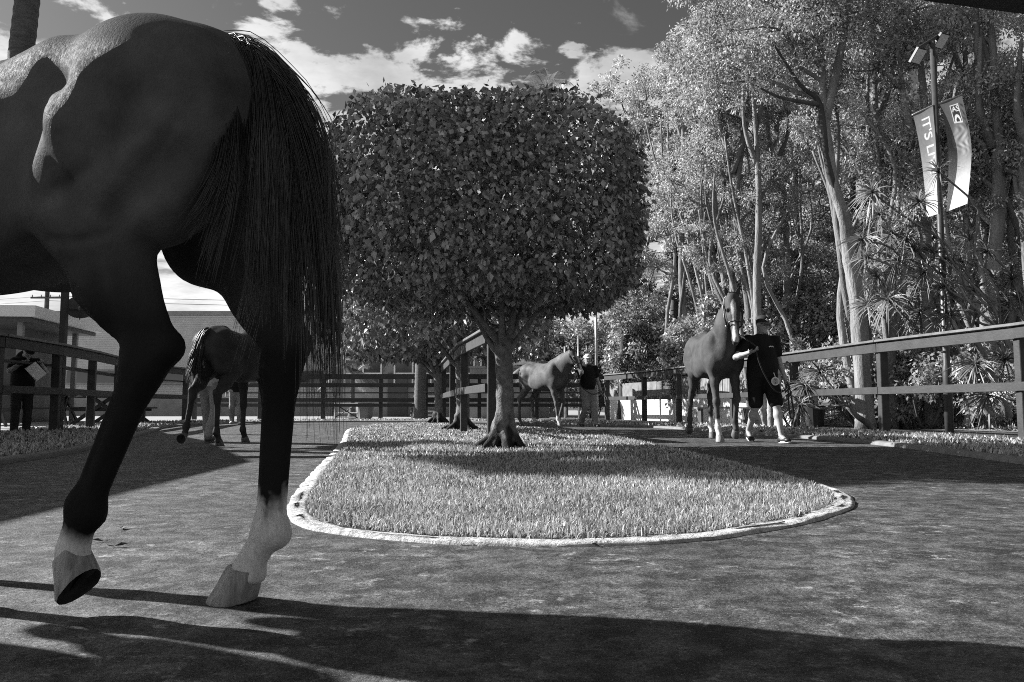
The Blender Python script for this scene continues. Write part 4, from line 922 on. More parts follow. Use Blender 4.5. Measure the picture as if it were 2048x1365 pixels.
def rosette(P, d, n, ln, wd, rng):
    """arching sword leaves round a stem tip: strip of three quads each"""
    a = rng.uniform(0, 6.283, n); el = rng.uniform(-.35, 1.25, n); d = np.array(d) / np.linalg.norm(d); x = np.cross(d, [.3, .2, .9]); x /= np.linalg.norm(x); y = np.cross(d, x)
    h = (np.cos(a)[:, None] * x + np.sin(a)[:, None] * y); dr = h * np.cos(el)[:, None] + d * np.sin(el)[:, None]; L_ = ln * rng.uniform(.7, 1.1, n); s = np.cross(dr, d); s /= np.linalg.norm(s, axis=1)[:, None] + 1e-9
    rows = []
    for t, w in ((0, .7), (.35, 1), (.7, .75), (1, .06)):
        c = P + dr * (L_ * t)[:, None]; c[:, 2] -= L_ * .45 * t ** 2.2; rows += [c + s * (wd * w / 2), c - s * (wd * w / 2)]
    V = np.stack(rows, 1).reshape(-1, 3); b = np.arange(n)[:, None] * 8; F = np.concatenate([b + np.array([2 * k, 2 * k + 1, 2 * k + 3, 2 * k + 2]) for k in range(3)])
    return V, F, np.repeat(rng.uniform(.6, 1.35, n), 8)
def dracaena(label, base, tips, seed, ln=.48):
    rng = np.random.default_rng(seed); T = thing('spiky_plant', label, 'plant', base, 0, 'spiky plants on the planting bank'); fork = np.array(base) * .6 + np.mean(tips, axis=0) * .4; fork[2] = max(.5, np.min(np.array(tips)[:, 2]) - .7)
    m = MB(); limb(m, bent(base, fork, 4, rng, .04), .07, .05, 7); m.build('trunk', M['bark_paper'], T, True)
    for t in tips:
        t = np.array(t); P = bent(fork, t, 5, rng, .07); m = MB(); limb(m, P, .026, .016, 6); m.build('branch', M['bark_paper'], T, True)
        V, F, tn = rosette(t, P[-1] - P[-3], 60, ln, .026, rng); np_mesh('leaf_rosette', V, F, M['leaf_spike'], T, attrs={'tone': tn})
def TP(*q): return [A(px, py, Y) for px, py, Y in q]
dracaena('spiky branching plant whose heads fan out left of the lamp post base', (9.2, 14.8, .3), TP((1745, 385, 14.2), (1725, 480, 14.0), (1780, 470, 14.4), (1812, 480, 14.2), (1760, 430, 14.6), (1735, 515, 14.3), (1795, 520, 14.5)), 61)
dracaena('spiky plant with one head poking up in front of the banners', (9.6, 14.4, .3), TP((1878, 345, 13.6), (1838, 405, 13.9), (1850, 545, 13.8), (1890, 575, 13.9), (1830, 500, 14.3), (1868, 505, 14.2), (1905, 520, 14.4)), 62)
dracaena('low spiky plant with heads just above the fence rail', (9.1, 15.2, .3), TP((1755, 555, 14.2), (1775, 600, 14.0), (1900, 630, 14.2), (1950, 580, 14.4), (1735, 610, 14.5), (1815, 600, 14.4), (1840, 625, 14.2)), 63)
dracaena('spiky plant with long leaves right of the banner post', (10.4, 14.5, .3), TP((1940, 480, 14.4), (1975, 505, 14.2), (2025, 560, 14.0), (2040, 600, 14.3), (1925, 525, 14.6), (1990, 560, 14.6)), 64)
dracaena('spiky plant drooping by the last fence post at the right', (10.9, 14.0, .1), TP((1950, 730, 13.6), (2010, 720, 13.5), (1975, 790, 13.6)), 65, .5)
dracaena('young spiky plant under the fence rail behind the handler', (7.5, 16.6, .0), TP((1608, 770, 16.3), (1640, 745, 16.4), (1600, 810, 16.2)), 66, .5)

def palm(label, base, top, r0, r1, nfr, ln, seed, group='palms', mleaf=None, bow=0.0):
    rng = np.random.default_rng(seed); T = thing('palm_tree', label, 'palm', base, 0, group); b = np.array(base); t = np.array(top)
    n = max(6, int((t[2] - b[2]) / .09)); P = [b + (t - b) * s + np.array([-bow * (1 - s) ** 4, 0, 0]) for s in np.linspace(0, 1, n)]; rr = [(r0 * (1 - s) + r1 * s) * (1 + (.035 if i % 2 else -.02)) + .10 * max(0, 1 - s * (t[2] - b[2]) / .4) for i, s in enumerate(np.linspace(0, 1, n))]
    MB().tube(P, rr, 14).build('trunk', M['palm_bark'], T, True)
    for k in range(nfr):
        a = 2 * math.pi * k / nfr + rng.uniform(-.2, .2); el = rng.uniform(-.1, 1.3); s = np.linspace(0, 1, 16); L_ = ln * rng.uniform(.8, 1.1); x = L_ * s * math.cos(el) ; z = L_ * (s * math.sin(el) - .55 * s ** 2.2)
        C = t + np.stack([x * math.cos(a), x * math.sin(a), z], 1); m = MB(); m.tube(C, list(np.linspace(.022, .005, 16)), 5); V = [np.array(m.v)]; F4 = m.f
        tan = np.gradient(C, axis=0); tan /= np.linalg.norm(tan, axis=1)[:, None]; sd = np.cross(tan, [0, 0, 1]); sd /= np.linalg.norm(sd, axis=1)[:, None] + 1e-9
        vs, fs = [], []
        for i in np.linspace(1, 15, 34):
            i0 = int(i); f = i - i0; i1 = min(i0 + 1, 15); c = C[i0] * (1 - f) + C[i1] * f
            for q in (-1, 1):
                l = L_ * .30 * (math.sin(math.pi * min(1, (i / 15) * .9 + .08)) ** .7 + .1); d = sd[i0] * q * .8 + tan[i0] * .55; d = d / np.linalg.norm(d); e = c + d * l + np.array([0, 0, -l * .45]); w = tan[i0] * .017; md = c + d * l * .5 + np.array([0, 0, -l * .05]); bq = len(vs)
                vs += [c - w * .5, c + w * .5, md + w, md - w, e]; fs += [(bq, bq + 1, bq + 2), (bq, bq + 2, bq + 3), (bq + 3, bq + 2, bq + 4)]
        mb = MB(); mb.v = list(map(tuple, m.v)); mb.f = list(m.f); mb.add(vs, fs); o = mb.build('frond', mleaf or M['leaf_palm'], T)
        at_ = o.data.attributes.new('tone', 'FLOAT', 'POINT'); at_.data.foreach_set('value', np.full(len(o.data.vertices), rng.uniform(.7, 1.2), dtype=np.float32))
    return T
palm('tall palm with a ringed trunk at the left edge, its crown above the picture', (-7.95, 12.4, 0), (-7.72, 12.4, 11.6), .21, .16, 16, 2.6, 71, bow=1.5)
palm('feathery palm top showing just above the clipped crown', (2.2, 46, 0), (2.0, 46, 19.2), .22, .16, 14, 2.9, 72)
palm('short bushy palm behind the rump of the far horse', (.95, 31.5, 0), (.95, 31.5, 2.2), .16, .13, 16, 1.3, 73)
palm('pale palm trunk among the dark rails left of the tree trunks', (-3.3, 28.6, 0), (-3.2, 28.6, 6.8), .22, .16, 14, 1.8, 74)
palm('small pot palm in front of the windows beyond the rails', (-6.2, 31.0, 0), (-6.2, 31.0, 1.7), .10, .09, 12, 1.2, 75)
# a tree outside the picture on the left whose crown shades the right-hand path
wild_tree('leafy_tree', 'shade tree left of the picture, crown out of frame', [(-10.6, 11.4, 0), (-10.5, 11.4, 3), (-10.4, 11.3, 6), (-10.4, 11.3, 8.6)], .24,
          [((-10.4, 11.0, 8.4), (1.5, 1.6, 1.1)), ((-11.2, 10.6, 7.6), (1.3, 1.4, 1.0)), ((-9.4, 11.4, 8.9), (1.2, 1.3, .9)), ((-12.4, 11.4, 8.2), (1.4, 1.4, 1.0)), ((-10.6, 12.4, 8.6), (1.3, 1.2, 1.0))], 12000, .22, .55, 88, M['leaf_gum'], M['bark_dark'], 'leafy trees at the back of the forest')
# ------------------------------------------------------------------ fences and structures
def rail_fence(label, pts, face_side, cap=True, ledge=False, group=None, postw=.15, h=1.60, skip=()):
    """timber rail fence: posts at pts, a cap board over a deep top rail and one lower rail, on the face_side of the posts"""
    T = thing('timber_fence', label, 'fence', (pts[0][0], pts[0][1], 0), 0, group); n = len(pts); rng = random.Random(int(pts[0][0] * 100))
    P = [Vector((p[0], p[1], 0)) for p in pts]
    for i, p in enumerate(P):
        d = (P[min(i + 1, n - 1)] - P[max(i - 1, 0)]).normalized(); a = math.atan2(d.y, d.x)
        MB().beam((p.x, p.y, -.1), (p.x, p.y, h - .005), postw, postw * .8, (math.cos(a), math.sin(a), 0), .008).build('post', M['post'], T)
    for i in range(n - 1):
        a, b = P[i], P[i + 1]; d = (b - a).normalized(); nn = Vector((d.y, -d.x, 0)) * face_side; o = nn * (postw * .4 + .027)
        e = d * .002; z1 = rng.uniform(-.004, .004)
        MB().beam(a + e + o + Vector((0, 0, h - .09 + z1)), b - e + o + Vector((0, 0, h - .09 + z1)), .045, .17, (0, 0, 1), .006).build('rail', M['rail'], T)
        MB().beam(a + e + o + Vector((0, 0, .765)), b - e + o + Vector((0, 0, .765 + z1)), .045, .125, (0, 0, 1), .006).build('rail', M['rail'], T)
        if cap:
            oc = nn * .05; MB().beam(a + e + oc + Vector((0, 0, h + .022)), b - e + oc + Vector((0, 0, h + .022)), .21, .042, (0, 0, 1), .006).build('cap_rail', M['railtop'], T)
        if ledge:
            ol = -nn * .20; MB().beam(a + e + ol + Vector((0, 0, 1.24)), b - e + ol + Vector((0, 0, 1.24)), .28, .04, (0, 0, 1), .006).build('ledge', M['rail'], T)
    return T
RF = [(7.6, 5.6), (7.3, 8.3), (7.05, 11.0), (6.42, 13.8), (6.02, 17.0), (5.6, 20.2), (4.93, 23.6), (4.34, 26.2), (3.45, 29.0)]
rail_fence('curving timber rail fence on the right, behind the chestnut horse and handler', RF, -1, group='timber rail fences round the ring')
LF = [(-6.6, 7.2), (-7.4, 10.4), (-7.9, 12.6), (-8.1, 14.3), (-8.7, 16.6), (-9.4, 19.4), (-9.9, 22.0), (-9.6, 25.0)]
rail_fence('timber rail fence with a leaning ledge at the far left', [(-8.3, 9.2), (-8.15, 12.6), (-8.35, 14.6), (-8.75, 16.6), (-9.3, 18.8), (-9.9, 21.4), (-9.9, 24.2)], 1, True, True, 'timber rail fences round the ring')
rail_fence('short timber rail fence running back between the fig trunks on the lawn', [(-.30, 11.7), (-.88, 14.6), (-1.36, 18.2), (-1.9, 22.2)], -1, group='timber rail fences round the ring', postw=.125)
# far five-rail fence, dark stained
def far_fence():
    T = thing('rail_fence', 'dark five rail fence across the far end of the ring', 'fence', (-11.6, 29.2, 0)); y = 29.2; xs = [-11.6, -9.2, -6.9, -4.8, -3.15, -1.2, .9, 3.5]
    for x in xs: MB().beam((x, y, -.05), (x, y, 1.62), .16, .14, (1, 0, 0), .008).build('post', M['post'], T)
    for i in range(len(xs) - 1):
        for z, hh in ((1.57, .19), (1.26, .15), (.98, .05), (.72, .14), (.53, .12)):
            MB().beam((xs[i] + .002, y - .095, z), (xs[i + 1] - .002, y - .095, z), .045, hh, (0, 0, 1), .005).build('rail', M['post'], T)
far_fence()
# white wall with vertical palings above it
def white_wall():
    a, b = Vector((3.7, 31.2, 0)), Vector((7.35, 19.3, 0)); T = thing('garden_wall', 'low white panelled wall topped with vertical timber palings', 'wall', tuple(a)); d = (b - a).normalized(); n = 9; L_ = (b - a).length / n
    for i in range(n):
        p, q = a + d * L_ * i + d * .012, a + d * L_ * (i + 1) - d * .012; dz = .10 if i >= 4 else 0
        MB().beam(p + Vector((0, 0, .36 + dz / 2)), q + Vector((0, 0, .36 + dz / 2)), .12, .76 + dz, (0, 0, 1), .008).build('panel', M['white'], T)
        m = MB(); k = int(L_ / .085)
        for j in range(k): c = p + (q - p) * ((j + .5) / k); m.beam(c + Vector((.02, 0, .76 + dz)), c + Vector((.02, 0, 1.34 + dz)), .072, .03, tuple(Vector((d.y, -d.x, 0))))
        o = m.build('palings', M['paling'], T); o['kind'] = 'stuff'
M['paling'] = material('weathered_paling', .20, .8, .35, 6, 5, .4, 30, rnd=.1)
white_wall()
# lamp post with two flood lights and two banners
def lamp_post():
    Y = 14.5; b = at(1892, 700, Y); base = Vector((b.x, Y, 0)); top = at(1863, 84, Y); top = Vector((base.x, Y, top.z))
    T = thing('lamp_post', 'dark lamp post with two square flood lights on a tilted arm', 'lamp post', tuple(base))
    MB().tube([base, (base.x, Y, 1.2), (base.x, Y, 1.25), top], [.075, .075, .062, .05], 12).build('pole', M['steel_dark'], T, True)
    a0, a1 = at(1818, 108, Y - .28), at(1893, 62, Y + .32); MB().beam(a0, a1, .07, .05, (0, 0, 1)).build('arm', M['black'], T)
    for (px, py, yy) in ((1836, 112, Y - .30), (1882, 82, Y + .20)):
        c = at(px, py, yy); m = MB(); m.box(c, (.24, .28, .05), R(25), R(0), R(-48)); f = m.build('flood_light', M['black'], T)
        off = Matrix.Rotation(R(25), 3, 'Z') @ Matrix.Rotation(R(-48), 3, 'X') @ Vector((0, 0, -.028)); MB().box(c + off, (.21, .25, .008), R(25), 0, R(-48)).build('lens', M['lens'], f)
    return base.x, Y
M['lens'] = material('flood_lens', .62, .25, .12, 30, 3, spec=.6)
LX, LY = lamp_post()
def banner_material(name):
    m = bpy.data.materials.new(name); m.use_nodes = True; N = m.node_tree.nodes; L = m.node_tree.links; b = N['Principled BSDF']; b.inputs['Roughness'].default_value = .7
    at_ = N.new('ShaderNodeAttribute'); at_.attribute_name = 'ink'; tc = N.new('ShaderNodeTexCoord'); nz = N.new('ShaderNodeTexNoise'); nz.inputs['Scale'].default_value = 14; nz.inputs['Detail'].default_value = 5; L.new(tc.outputs['Object'], nz.inputs[0])
    q = N.new('ShaderNodeMapRange'); L.new(nz.outputs[0], q.inputs[0]); q.inputs[1].default_value = .3; q.inputs[2].default_value = .7; q.inputs[3].default_value = .88; q.inputs[4].default_value = 1.08
    mm = N.new('ShaderNodeMath'); mm.operation = 'MULTIPLY'; L.new(at_.outputs['Fac'], mm.inputs[0]); L.new(q.outputs[0], mm.inputs[1]); col = mm.outputs[0]
    L.new(col, b.inputs['Base Color'])
    t = N.new('ShaderNodeBsdfTranslucent'); L.new(col, t.inputs[0]); ms = N.new('ShaderNodeMixShader'); ms.inputs[0].default_value = .45; L.new(b.outputs[0], ms.inputs[1]); L.new(t.outputs[0], ms.inputs[2]); L.new(ms.outputs[0], N['Material Output'].inputs[0])
    return m
def text_mask(txt, size, x0, y0, X, Y):
    """1 where the flat points (X, Y) fall inside the lettering"""
    cu = bpy.data.curves.new('lettering', 'FONT'); cu.body = txt; cu.size = size; cu.offset = .012 * size; ob = bpy.data.objects.new('lettering', cu); COL.objects.link(ob)
    dg = bpy.context.evaluated_depsgraph_get(); me = bpy.data.meshes.new_from_object(ob.evaluated_get(dg)); bpy.data.objects.remove(ob); me.calc_loop_triangles(); out = np.zeros(len(X), bool)
    co = np.array([v.co[:2] for v in me.vertices])
    for t in me.loop_triangles:
        a, b, c = [co[i] + (x0, y0) for i in t.vertices]; d = (b[0] - a[0]) * (c[1] - a[1]) - (b[1] - a[1]) * (c[0] - a[0])
        if abs(d) < 1e-12: continue
        w1 = ((X - a[0]) * (c[1] - a[1]) - (Y - a[1]) * (c[0] - a[0])) / d; w2 = ((b[0] - a[0]) * (Y - a[1]) - (b[1] - a[1]) * (X - a[0])) / d
        out |= (w1 >= 0) & (w2 >= 0) & (w1 + w2 <= 1)
    bpy.data.meshes.remove(me); return out
def banners():
    # two curved cloth banners hung from arms: lettering on the left one, a badge and pale print on the right one
    for side, lb in ((-1, 'grey to white banner with white capital lettering, left of the pole'), (1, 'darker banner with a square badge and pale print, right of the pole')):
        if side < 0: tl, tr, bl, br = at(1826, 230, LY - .25), at(1866, 211, LY - .02), at(1853, 436, LY - .30), at(1876, 428, LY - .02); ml = at(1845, 330, LY - .28); mr_ = at(1873, 320, LY - .02)
        else: tl, tr, bl, br = at(1879, 207, LY + .03), at(1924, 190, LY + .40), at(1893, 424, LY - .05), at(1934, 408, LY + .32); ml = at(1897, 300, LY - .15); mr_ = at(1943, 300, LY + .30)
        lc = catmull([tl, ml, bl], 90); rc = catmull([tr, mr_, br], 90); n = len(lc); k = 64; u = np.linspace(0, 1, k)
        U, Vv = np.meshgrid(u, np.linspace(0, 1, n)); P = lc[:, None] * (1 - U[..., None]) + rc[:, None] * U[..., None]; d = rc - lc; nr = np.stack([d[:, 1], -d[:, 0], 0 * d[:, 0]], 1); nr /= np.linalg.norm(nr, axis=1)[:, None]; nr[nr[:, 1] > 0] *= -1
        P = P + nr[:, None] * (.05 * np.sin(math.pi * U) * np.sin(math.pi * Vv) + .006 * np.sin(9 * Vv + 5 * U))[..., None]
        U, Vv = U.ravel(), Vv.ravel(); i = np.arange(n - 1)[:, None] * k + np.arange(k - 1)[None]; i = i.ravel(); F = np.stack([i, i + 1, i + k + 1, i + k], 1)
        W_ = .42; H_ = float(np.linalg.norm(lc[-1] - lc[0])); X, Y = U * W_, Vv * H_
        if side < 0:
            ink = np.interp(Vv, [0, .06, .35, .75, 1], [.20, .24, .30, .80, .85]); ink[text_mask("IT'S LIVE", .27, .20, .13, Y, X)] = .92
        else:
            ink = np.interp(Vv, [0, .4, .5, .66, .8, 1], [.14, .15, .17, .5, .85, .88]); cl = np.maximum(0, 1 - ((U - .55) / .42) ** 2 - ((Vv - .42) / .17) ** 2); r = np.random.default_rng(2)
            fl = .5 + .5 * np.sin(U * 21 + 3 * np.sin(Vv * 33)) * np.sin(Vv * 47 + 4 * U); ink = ink * (1 - cl * fl) + .60 * cl * fl
            bx = (U > .34) & (U < .74) & (Vv > .09) & (Vv < .275); inn = (U > .375) & (U < .705) & (Vv > .10) & (Vv < .265); ink[bx] = .75; ink[inn] = .06
            ink[text_mask('ASC', .125, .165, -.255, X, -Y * .72) & inn] = .85; rr = np.hypot((U - .54) / .14, (Vv - .262) / .065); ink[(rr < 1) & (rr > .55) & inn & (Vv < .262)] = .85
        T = thing('banner', lb, 'banner', tuple(tr if side < 0 else tl), 0, 'banners on the lamp post')
        np_mesh('cloth', P.reshape(-1, 3), F, banner_material('banner_cloth'), T, True, {'ink': ink})
        c0 = Vector(tr if side < 0 else tl); c1 = Vector(tl if side < 0 else tr); pole = Vector((LX, LY, c0.z)); MB().tube([pole, c0, c1 + (c1 - c0).normalized() * .02], .014, 6).build('arm', M['metal'], T, True)
M['print_white'] = material('white_print', .85, .7, .05); M['print_dark'] = material('dark_print', .06, .7, .05)
banners()

# ------------------------------------------------------------------ buildings at the back
M['clad'] = material('ribbed_cladding', .50, .55, .10, 2, 5, spec=.4)
M['roofm'] = material('roof_sheet', .30, .5, .15, 2, 4)
M['window'] = material('window_glass', .03, .08, .2, 2, 3, spec=.8)
M['brick'] = material('grey_render', .26, .85, .2, 3, 5)
def ribbed_hall():
    T = thing('hall', 'long pale hall clad in horizontal ribbed sheeting behind the left horse', 'building', (-24, 41, 0)); x0, x1, y, H = -27.0, -6.4, 41.0, 5.25; n = 46; V = []; 
    for i in range(n * 2 + 1):
        z = H * i / (2 * n); d = .0 if i % 2 else .05
        V += [(x0, y - d, z), (x1, y - d, z)]
    F = [(2 * i, 2 * i + 1, 2 * i + 3, 2 * i + 2) for i in range(2 * n)]
    MB().add(V, F).build('wall', M['clad'], T)
    MB().box(((x0 + x1) / 2, y + 6, H / 2), (x1 - x0 - .02, 11.8, H - .03)).build('core', M['clad'], T)
    MB().box(((x0 + x1) / 2, y - .10, H + .05), (x1 - x0 + .3, .25, .16)).build('gutter', M['grey'], T)
    for k in range(6): 
        w = MB().box((x0 + 2.2 + k * 3.4, y - .09, 2.0), (2.9, .1, .62)).build('window', M['window'], T)
        MB().box((x0 + 2.2 + k * 3.4, y - .13, 1.65), (3.1, .14, .08)).build('sill', M['grey'], w)
    MB().box(((x0 + x1) / 2, y - .12, .45), (x1 - x0, .1, .9)).build('plinth', M['grey'], T)
ribbed_hall()
def kiosk():
    c = at(60, 660, 23.5); T = thing('kiosk', 'small open kiosk with a pale eave at the far left', 'building', (-14.2, 24, 0)); r1 = at(120, 672, 22.2); r0 = at(30, 640, 21.0)
    z = 2.95
    m = MB(); m.box((-15.9, 24, z + .16), (4.9, 5.2, .30), R(8)); m.build('roof', M['white'], T)
    MB().box((-15.9, 24, z - .06), (4.5, 4.8, .12), R(8)).build('soffit', M['dgrey'], T)
    MB().box((-16.4, 25.2, 1.45), (3.3, 2.2, 2.88), R(8)).build('wall', M['dgrey'], T)
    for dx, dy in ((-13.75, 22.2), (-14.25, 25.9)): MB().box((dx, dy, 1.45), (.14, .14, 2.88), R(8)).build('post', M['grey'], T)
    MB().box((-16.0, 23.8, .95), (3.3, .5, .1), R(8)).build('counter', M['white'], T)
kiosk()
def office():
    T = thing('office', 'low building with banks of louvred windows beyond the far rails', 'building', (-6, 37, 0)); y = 37.0; x0, x1 = -8.2, 2.6
    MB().box(((x0 + x1) / 2, y + 3, 1.5), (x1 - x0, 6, 3.0)).build('wall', M['brick'], T)
    MB().box(((x0 + x1) / 2, y + 2.6, 3.16), (x1 - x0 + 1.2, 7.4, .30)).build('roof', M['white'], T)
    for i, x in enumerate((-6.9, -4.6, -2.6, -.6)):
        w = MB().box((x, y - .03, 2.05), (1.6, .08, 1.25)).build('window', M['window'], T)
        f = MB()
        for z in (1.42, 2.0, 2.66): f.box((x, y - .085, z), (1.7, .05, .08))
        for dx in (-.84, 0, .84): f.box((x + dx, y - .115, 2.05), (.07, .05, 1.32))
        f.build('frame', M['white'], w)
    st = MB()
    for k in range(7): st.box((-3.95, y - 1.5 + k * .2, .10 + k * .17), (1.1, .26, .05))
    o = st.build('steps', M['white'], T); o['kind'] = 'stuff'
    MB().box((-5.3, y - .06, 1.0), (.9, .08, 2.0)).build('door', M['dgrey'], T)
office()
def canopy(label, x, y, z, w, mat, h=.75):
    T = thing('canopy', label, 'canopy', (x, y, 0), 0, 'pyramid canopies beyond the rails'); a = w / 2
    MB().add([(x - a, y - a, z), (x + a, y - a, z), (x + a, y + a, z), (x - a, y + a, z), (x, y, z + h), (x - a, y - a, z - .14), (x + a, y - a, z - .14), (x + a, y + a, z - .14), (x - a, y + a, z - .14)],
             [(0, 1, 4), (1, 2, 4), (2, 3, 4), (3, 0, 4), (0, 5, 6, 1), (1, 6, 7, 2), (2, 7, 8, 3), (3, 8, 5, 0)]).build('roof', mat, T)
    for s in (-1, 1):
        for q in (-1, 1): MB().tube([(x + s * (a - .1), y + q * (a - .1), 0), (x + s * (a - .1), y + q * (a - .1), z)], .035, 6).build('post', M['metal'], T)
M['canvas'] = material('white_canvas', .70, .7, .1, 3, 4); M['canvas_dark'] = material('grey_canvas', .16, .7, .15, 3, 4)
canopy('small white pyramid canopy right of the front tree trunk', .35, 34.0, 2.35, 2.0, M['canvas'], .9)
canopy('grey flat canopy behind the rump of the far horse', 1.7, 35.5, 2.6, 3.0, M['canvas_dark'], .4)
def wall_block():
    T = thing('screen_wall', 'plain grey screen wall behind the far rails and horse', 'wall', (.3, 31.6, 0)); MB().box((-.1, 32.2, 1.02), (3.2, .2, 2.04)).build('panel', M['brick'], T); MB().box((-.1, 32.2, 2.07), (3.3, .3, .07)).build('coping', M['concrete'], T)
wall_block()
def pole(name, label, cat, x, y, h, r, mat, group=None):
    T = thing(name, label, cat, (x, y, 0), 0, group); MB().tube([(x, y, 0), (x, y, h * .5), (x, y, h)], [r, r * .95, r * .8], 10).build('pole', mat, T, True); MB().box((x, y, .02), (r * 5, r * 5, .04)).build('base_plate', mat, T); return T
def P2(px, Y): return (px - 1024) / FPX * Y
pole('pole', 'tall pale steel pole right of the far handler', 'pole', P2(1193, 27.5) , 27.5, 4.4, .055, M['metal'], 'steel poles at the far end')
pole('pole', 'thin steel pole behind the ears of the far horse', 'pole', P2(1157, 30.5), 30.5, 3.2, .03, M['metal'], 'steel poles at the far end')
pole('pole', 'short steel pole above the far horse back', 'pole', P2(1130, 30.8), 30.8, 2.8, .05, M['metal'], 'steel poles at the far end')
def dish():
    x, y = P2(123, 15.2), 15.2; T = thing('dish_pole', 'dark pole with a round satellite dish behind the left fence', 'satellite dish', (x, y, 0)); MB().box((x, y, 1.62), (.105, .105, 3.24)).build('pole', M['post'], T)
    c = Vector((x + .12, y + .35, 2.40)); ax = Vector((.35, -.8, .45)).normalized(); u = ax.cross(Vector((0, 0, 1))).normalized(); w = u.cross(ax); m = MB(); vs = [c]; nr, na = 5, 20
    for i in range(1, nr + 1):
        rr = .26 * i / nr
        for k in range(na): a = 6.283 * k / na; vs.append(c + (u * math.cos(a) * 1.05 + w * math.sin(a)) * rr + ax * (rr * rr * 1.1))
    fs = [(0, 1 + k, 1 + (k + 1) % na) for k in range(na)] + [(1 + i * na + k, 1 + (i + 1) * na + k, 1 + (i + 1) * na + (k + 1) % na, 1 + i * na + (k + 1) % na) for i in range(nr - 1) for k in range(na)]
    vs2 = [v - ax * .012 for v in vs]; n = len(vs); m.add(vs + vs2, fs + [tuple(n + i for i in f[::-1]) for f in fs]); m.build('dish', M['dgrey'], T, True)
    MB().tube([c - w * .25, c + ax * .22 - w * .12, c + ax * .26], .010, 5).build('arm', M['dgrey'], T); MB().ball(c + ax * .27, .03).build('receiver', M['dgrey'], T)
    MB().beam((x, y, 2.40), c, .04, .04).build('bracket', M['dgrey'], T)
dish()
def utility():
    x, y = P2(87, 58), 58.0; T = thing('utility_pole', 'wooden power pole with crossarms seen far off at the left', 'utility pole', (x, y, 0)); MB().tube([(x, y, 0), (x, y, 9.6)], [.20, .15], 8).build('pole', M['bark_dark'], T)
    for z, l in ((8.4, 2.2), (7.0, 1.5)):
        cb = MB().beam((x - l / 2, y - .16, z), (x + l / 2, y - .16, z), .1, .12).build('crossarm', M['bark_dark'], T)
        for k in (-.9, -.3, .3, .9): MB().tube([(x + k * l / 2, y - .16, z + .06), (x + k * l / 2, y - .16, z + .22)], [.05, .03], 6).build('insulator', M['grey'], cb)
    for i, z in enumerate((8.55, 8.2, 7.15)):
        w = MB(); w.tube([(x - 60, y + 14, z + .6), (x - 20, y + 5, z - .5), (x, y, z)], .018, 4); w.tube([(x, y, z), (x + 22, y - 3, z - .9), (x + 60, y - 8, z + .3)], .018, 4); o = w.build('wire', M['black'], T)
utility()
def picnic_table(label, x, y, rz):
    T = thing('picnic_table', label, 'table', (x, y, 0), rz, 'picnic tables on the left terrace'); ORIG[T.name] = None
    for k in range(4): MB().box((0, -.3 + k * .2, .76), (1.8, .17, .04)).build('board', M['post'], T, local=True)
    for s in (-1, 1): MB().box((0, s * .72, .45), (1.8, .26, .04)).build('seat', M['post'], T, local=True)
    for s in (-1, 1):
        MB().beam((s * .7, -.75, .02), (s * .7, .25, .74), .05, .09).build('leg', M['post'], T, local=True); MB().beam((s * .64, .75, .02), (s * .64, -.25, .74), .05, .09).build('leg', M['post'], T, local=True); MB().beam((s * .58, -.8, .41), (s * .58, .8, .41), .05, .09, (0, 0, 1)).build('brace', M['post'], T, local=True)
picnic_table('dark picnic table behind the second left fence post', -11.2, 18.6, R(20)); picnic_table('dark picnic table framed between the left fence and the raised leg', -10.6, 21.2, R(95)); picnic_table('picnic table farther back on the left terrace', -12.4, 23.6, R(10))
def gate(label, x, y, w, h):
    T = thing('wire_gate', label, 'gate', (x, y, 0), 0, 'white framed gates under the far fence')
    for s in (-1, 1): MB().tube([(x + s * w / 2, y, 0), (x + s * w / 2, y, h)], .03, 6).build('post', M['white'], T)
    for z in (.08, h * .4, h - .03): MB().tube([(x - w / 2, y, z), (x + w / 2, y, z)], .018, 6).build('bar', M['white'], T)
    MB().tube([(x - w / 2, y - .03, .06), (x + w / 2, y - .03, h - .04)], .02, 5).build('brace', M['black'], T); MB().tube([(x + w / 2, y - .06, .06), (x - w / 2, y - .06, h - .04)], .02, 5).build('brace', M['black'], T)
gate('white framed gate with a dark cross brace below the far rails', P2(694, 29.7), 29.7, .85, .62)
def planter(label, x, y, r, h, mt=None):
    T = thing('planter', label, 'planter', (x, y, 0), 0, 'planters beyond the rails'); MB().tube([(x, y, 0), (x, y, h * .8), (x, y, h)], [r * .8, r, r * 1.06], 12).build('pot', mt or M['grey'], T); MB().tube([(x, y, h - .02), (x, y, h + .005)], r * .92, 12).build('soil', M['soil'], T)
planter('grey planter tub beside the white framed gate', P2(730, 29.9), 30.0, .34, .62)
planter('dark bin shaped planter beyond the fence behind the handler', 7.15, 18.9, .24, .5, M['black'])
def bench(label, x, y):
    T = thing('bench', label, 'bench', (x, y, 0), 0, 'benches beyond the fences')
    for k in range(3): MB().box((x, y - .15 + k * .15, .45), (1.5, .12, .04)).build('slat', M['grey'], T)
    for s in (-1, 1): MB().box((x + s * .62, y, .215), (.06, .4, .43)).build('leg', M['dgrey'], T)
bench('low bench between the far rails and the fig roots', P2(858, 31), 31.0); bench('small bench in front of the white wall behind the chestnut horse', P2(1445, 21.6), 21.6)
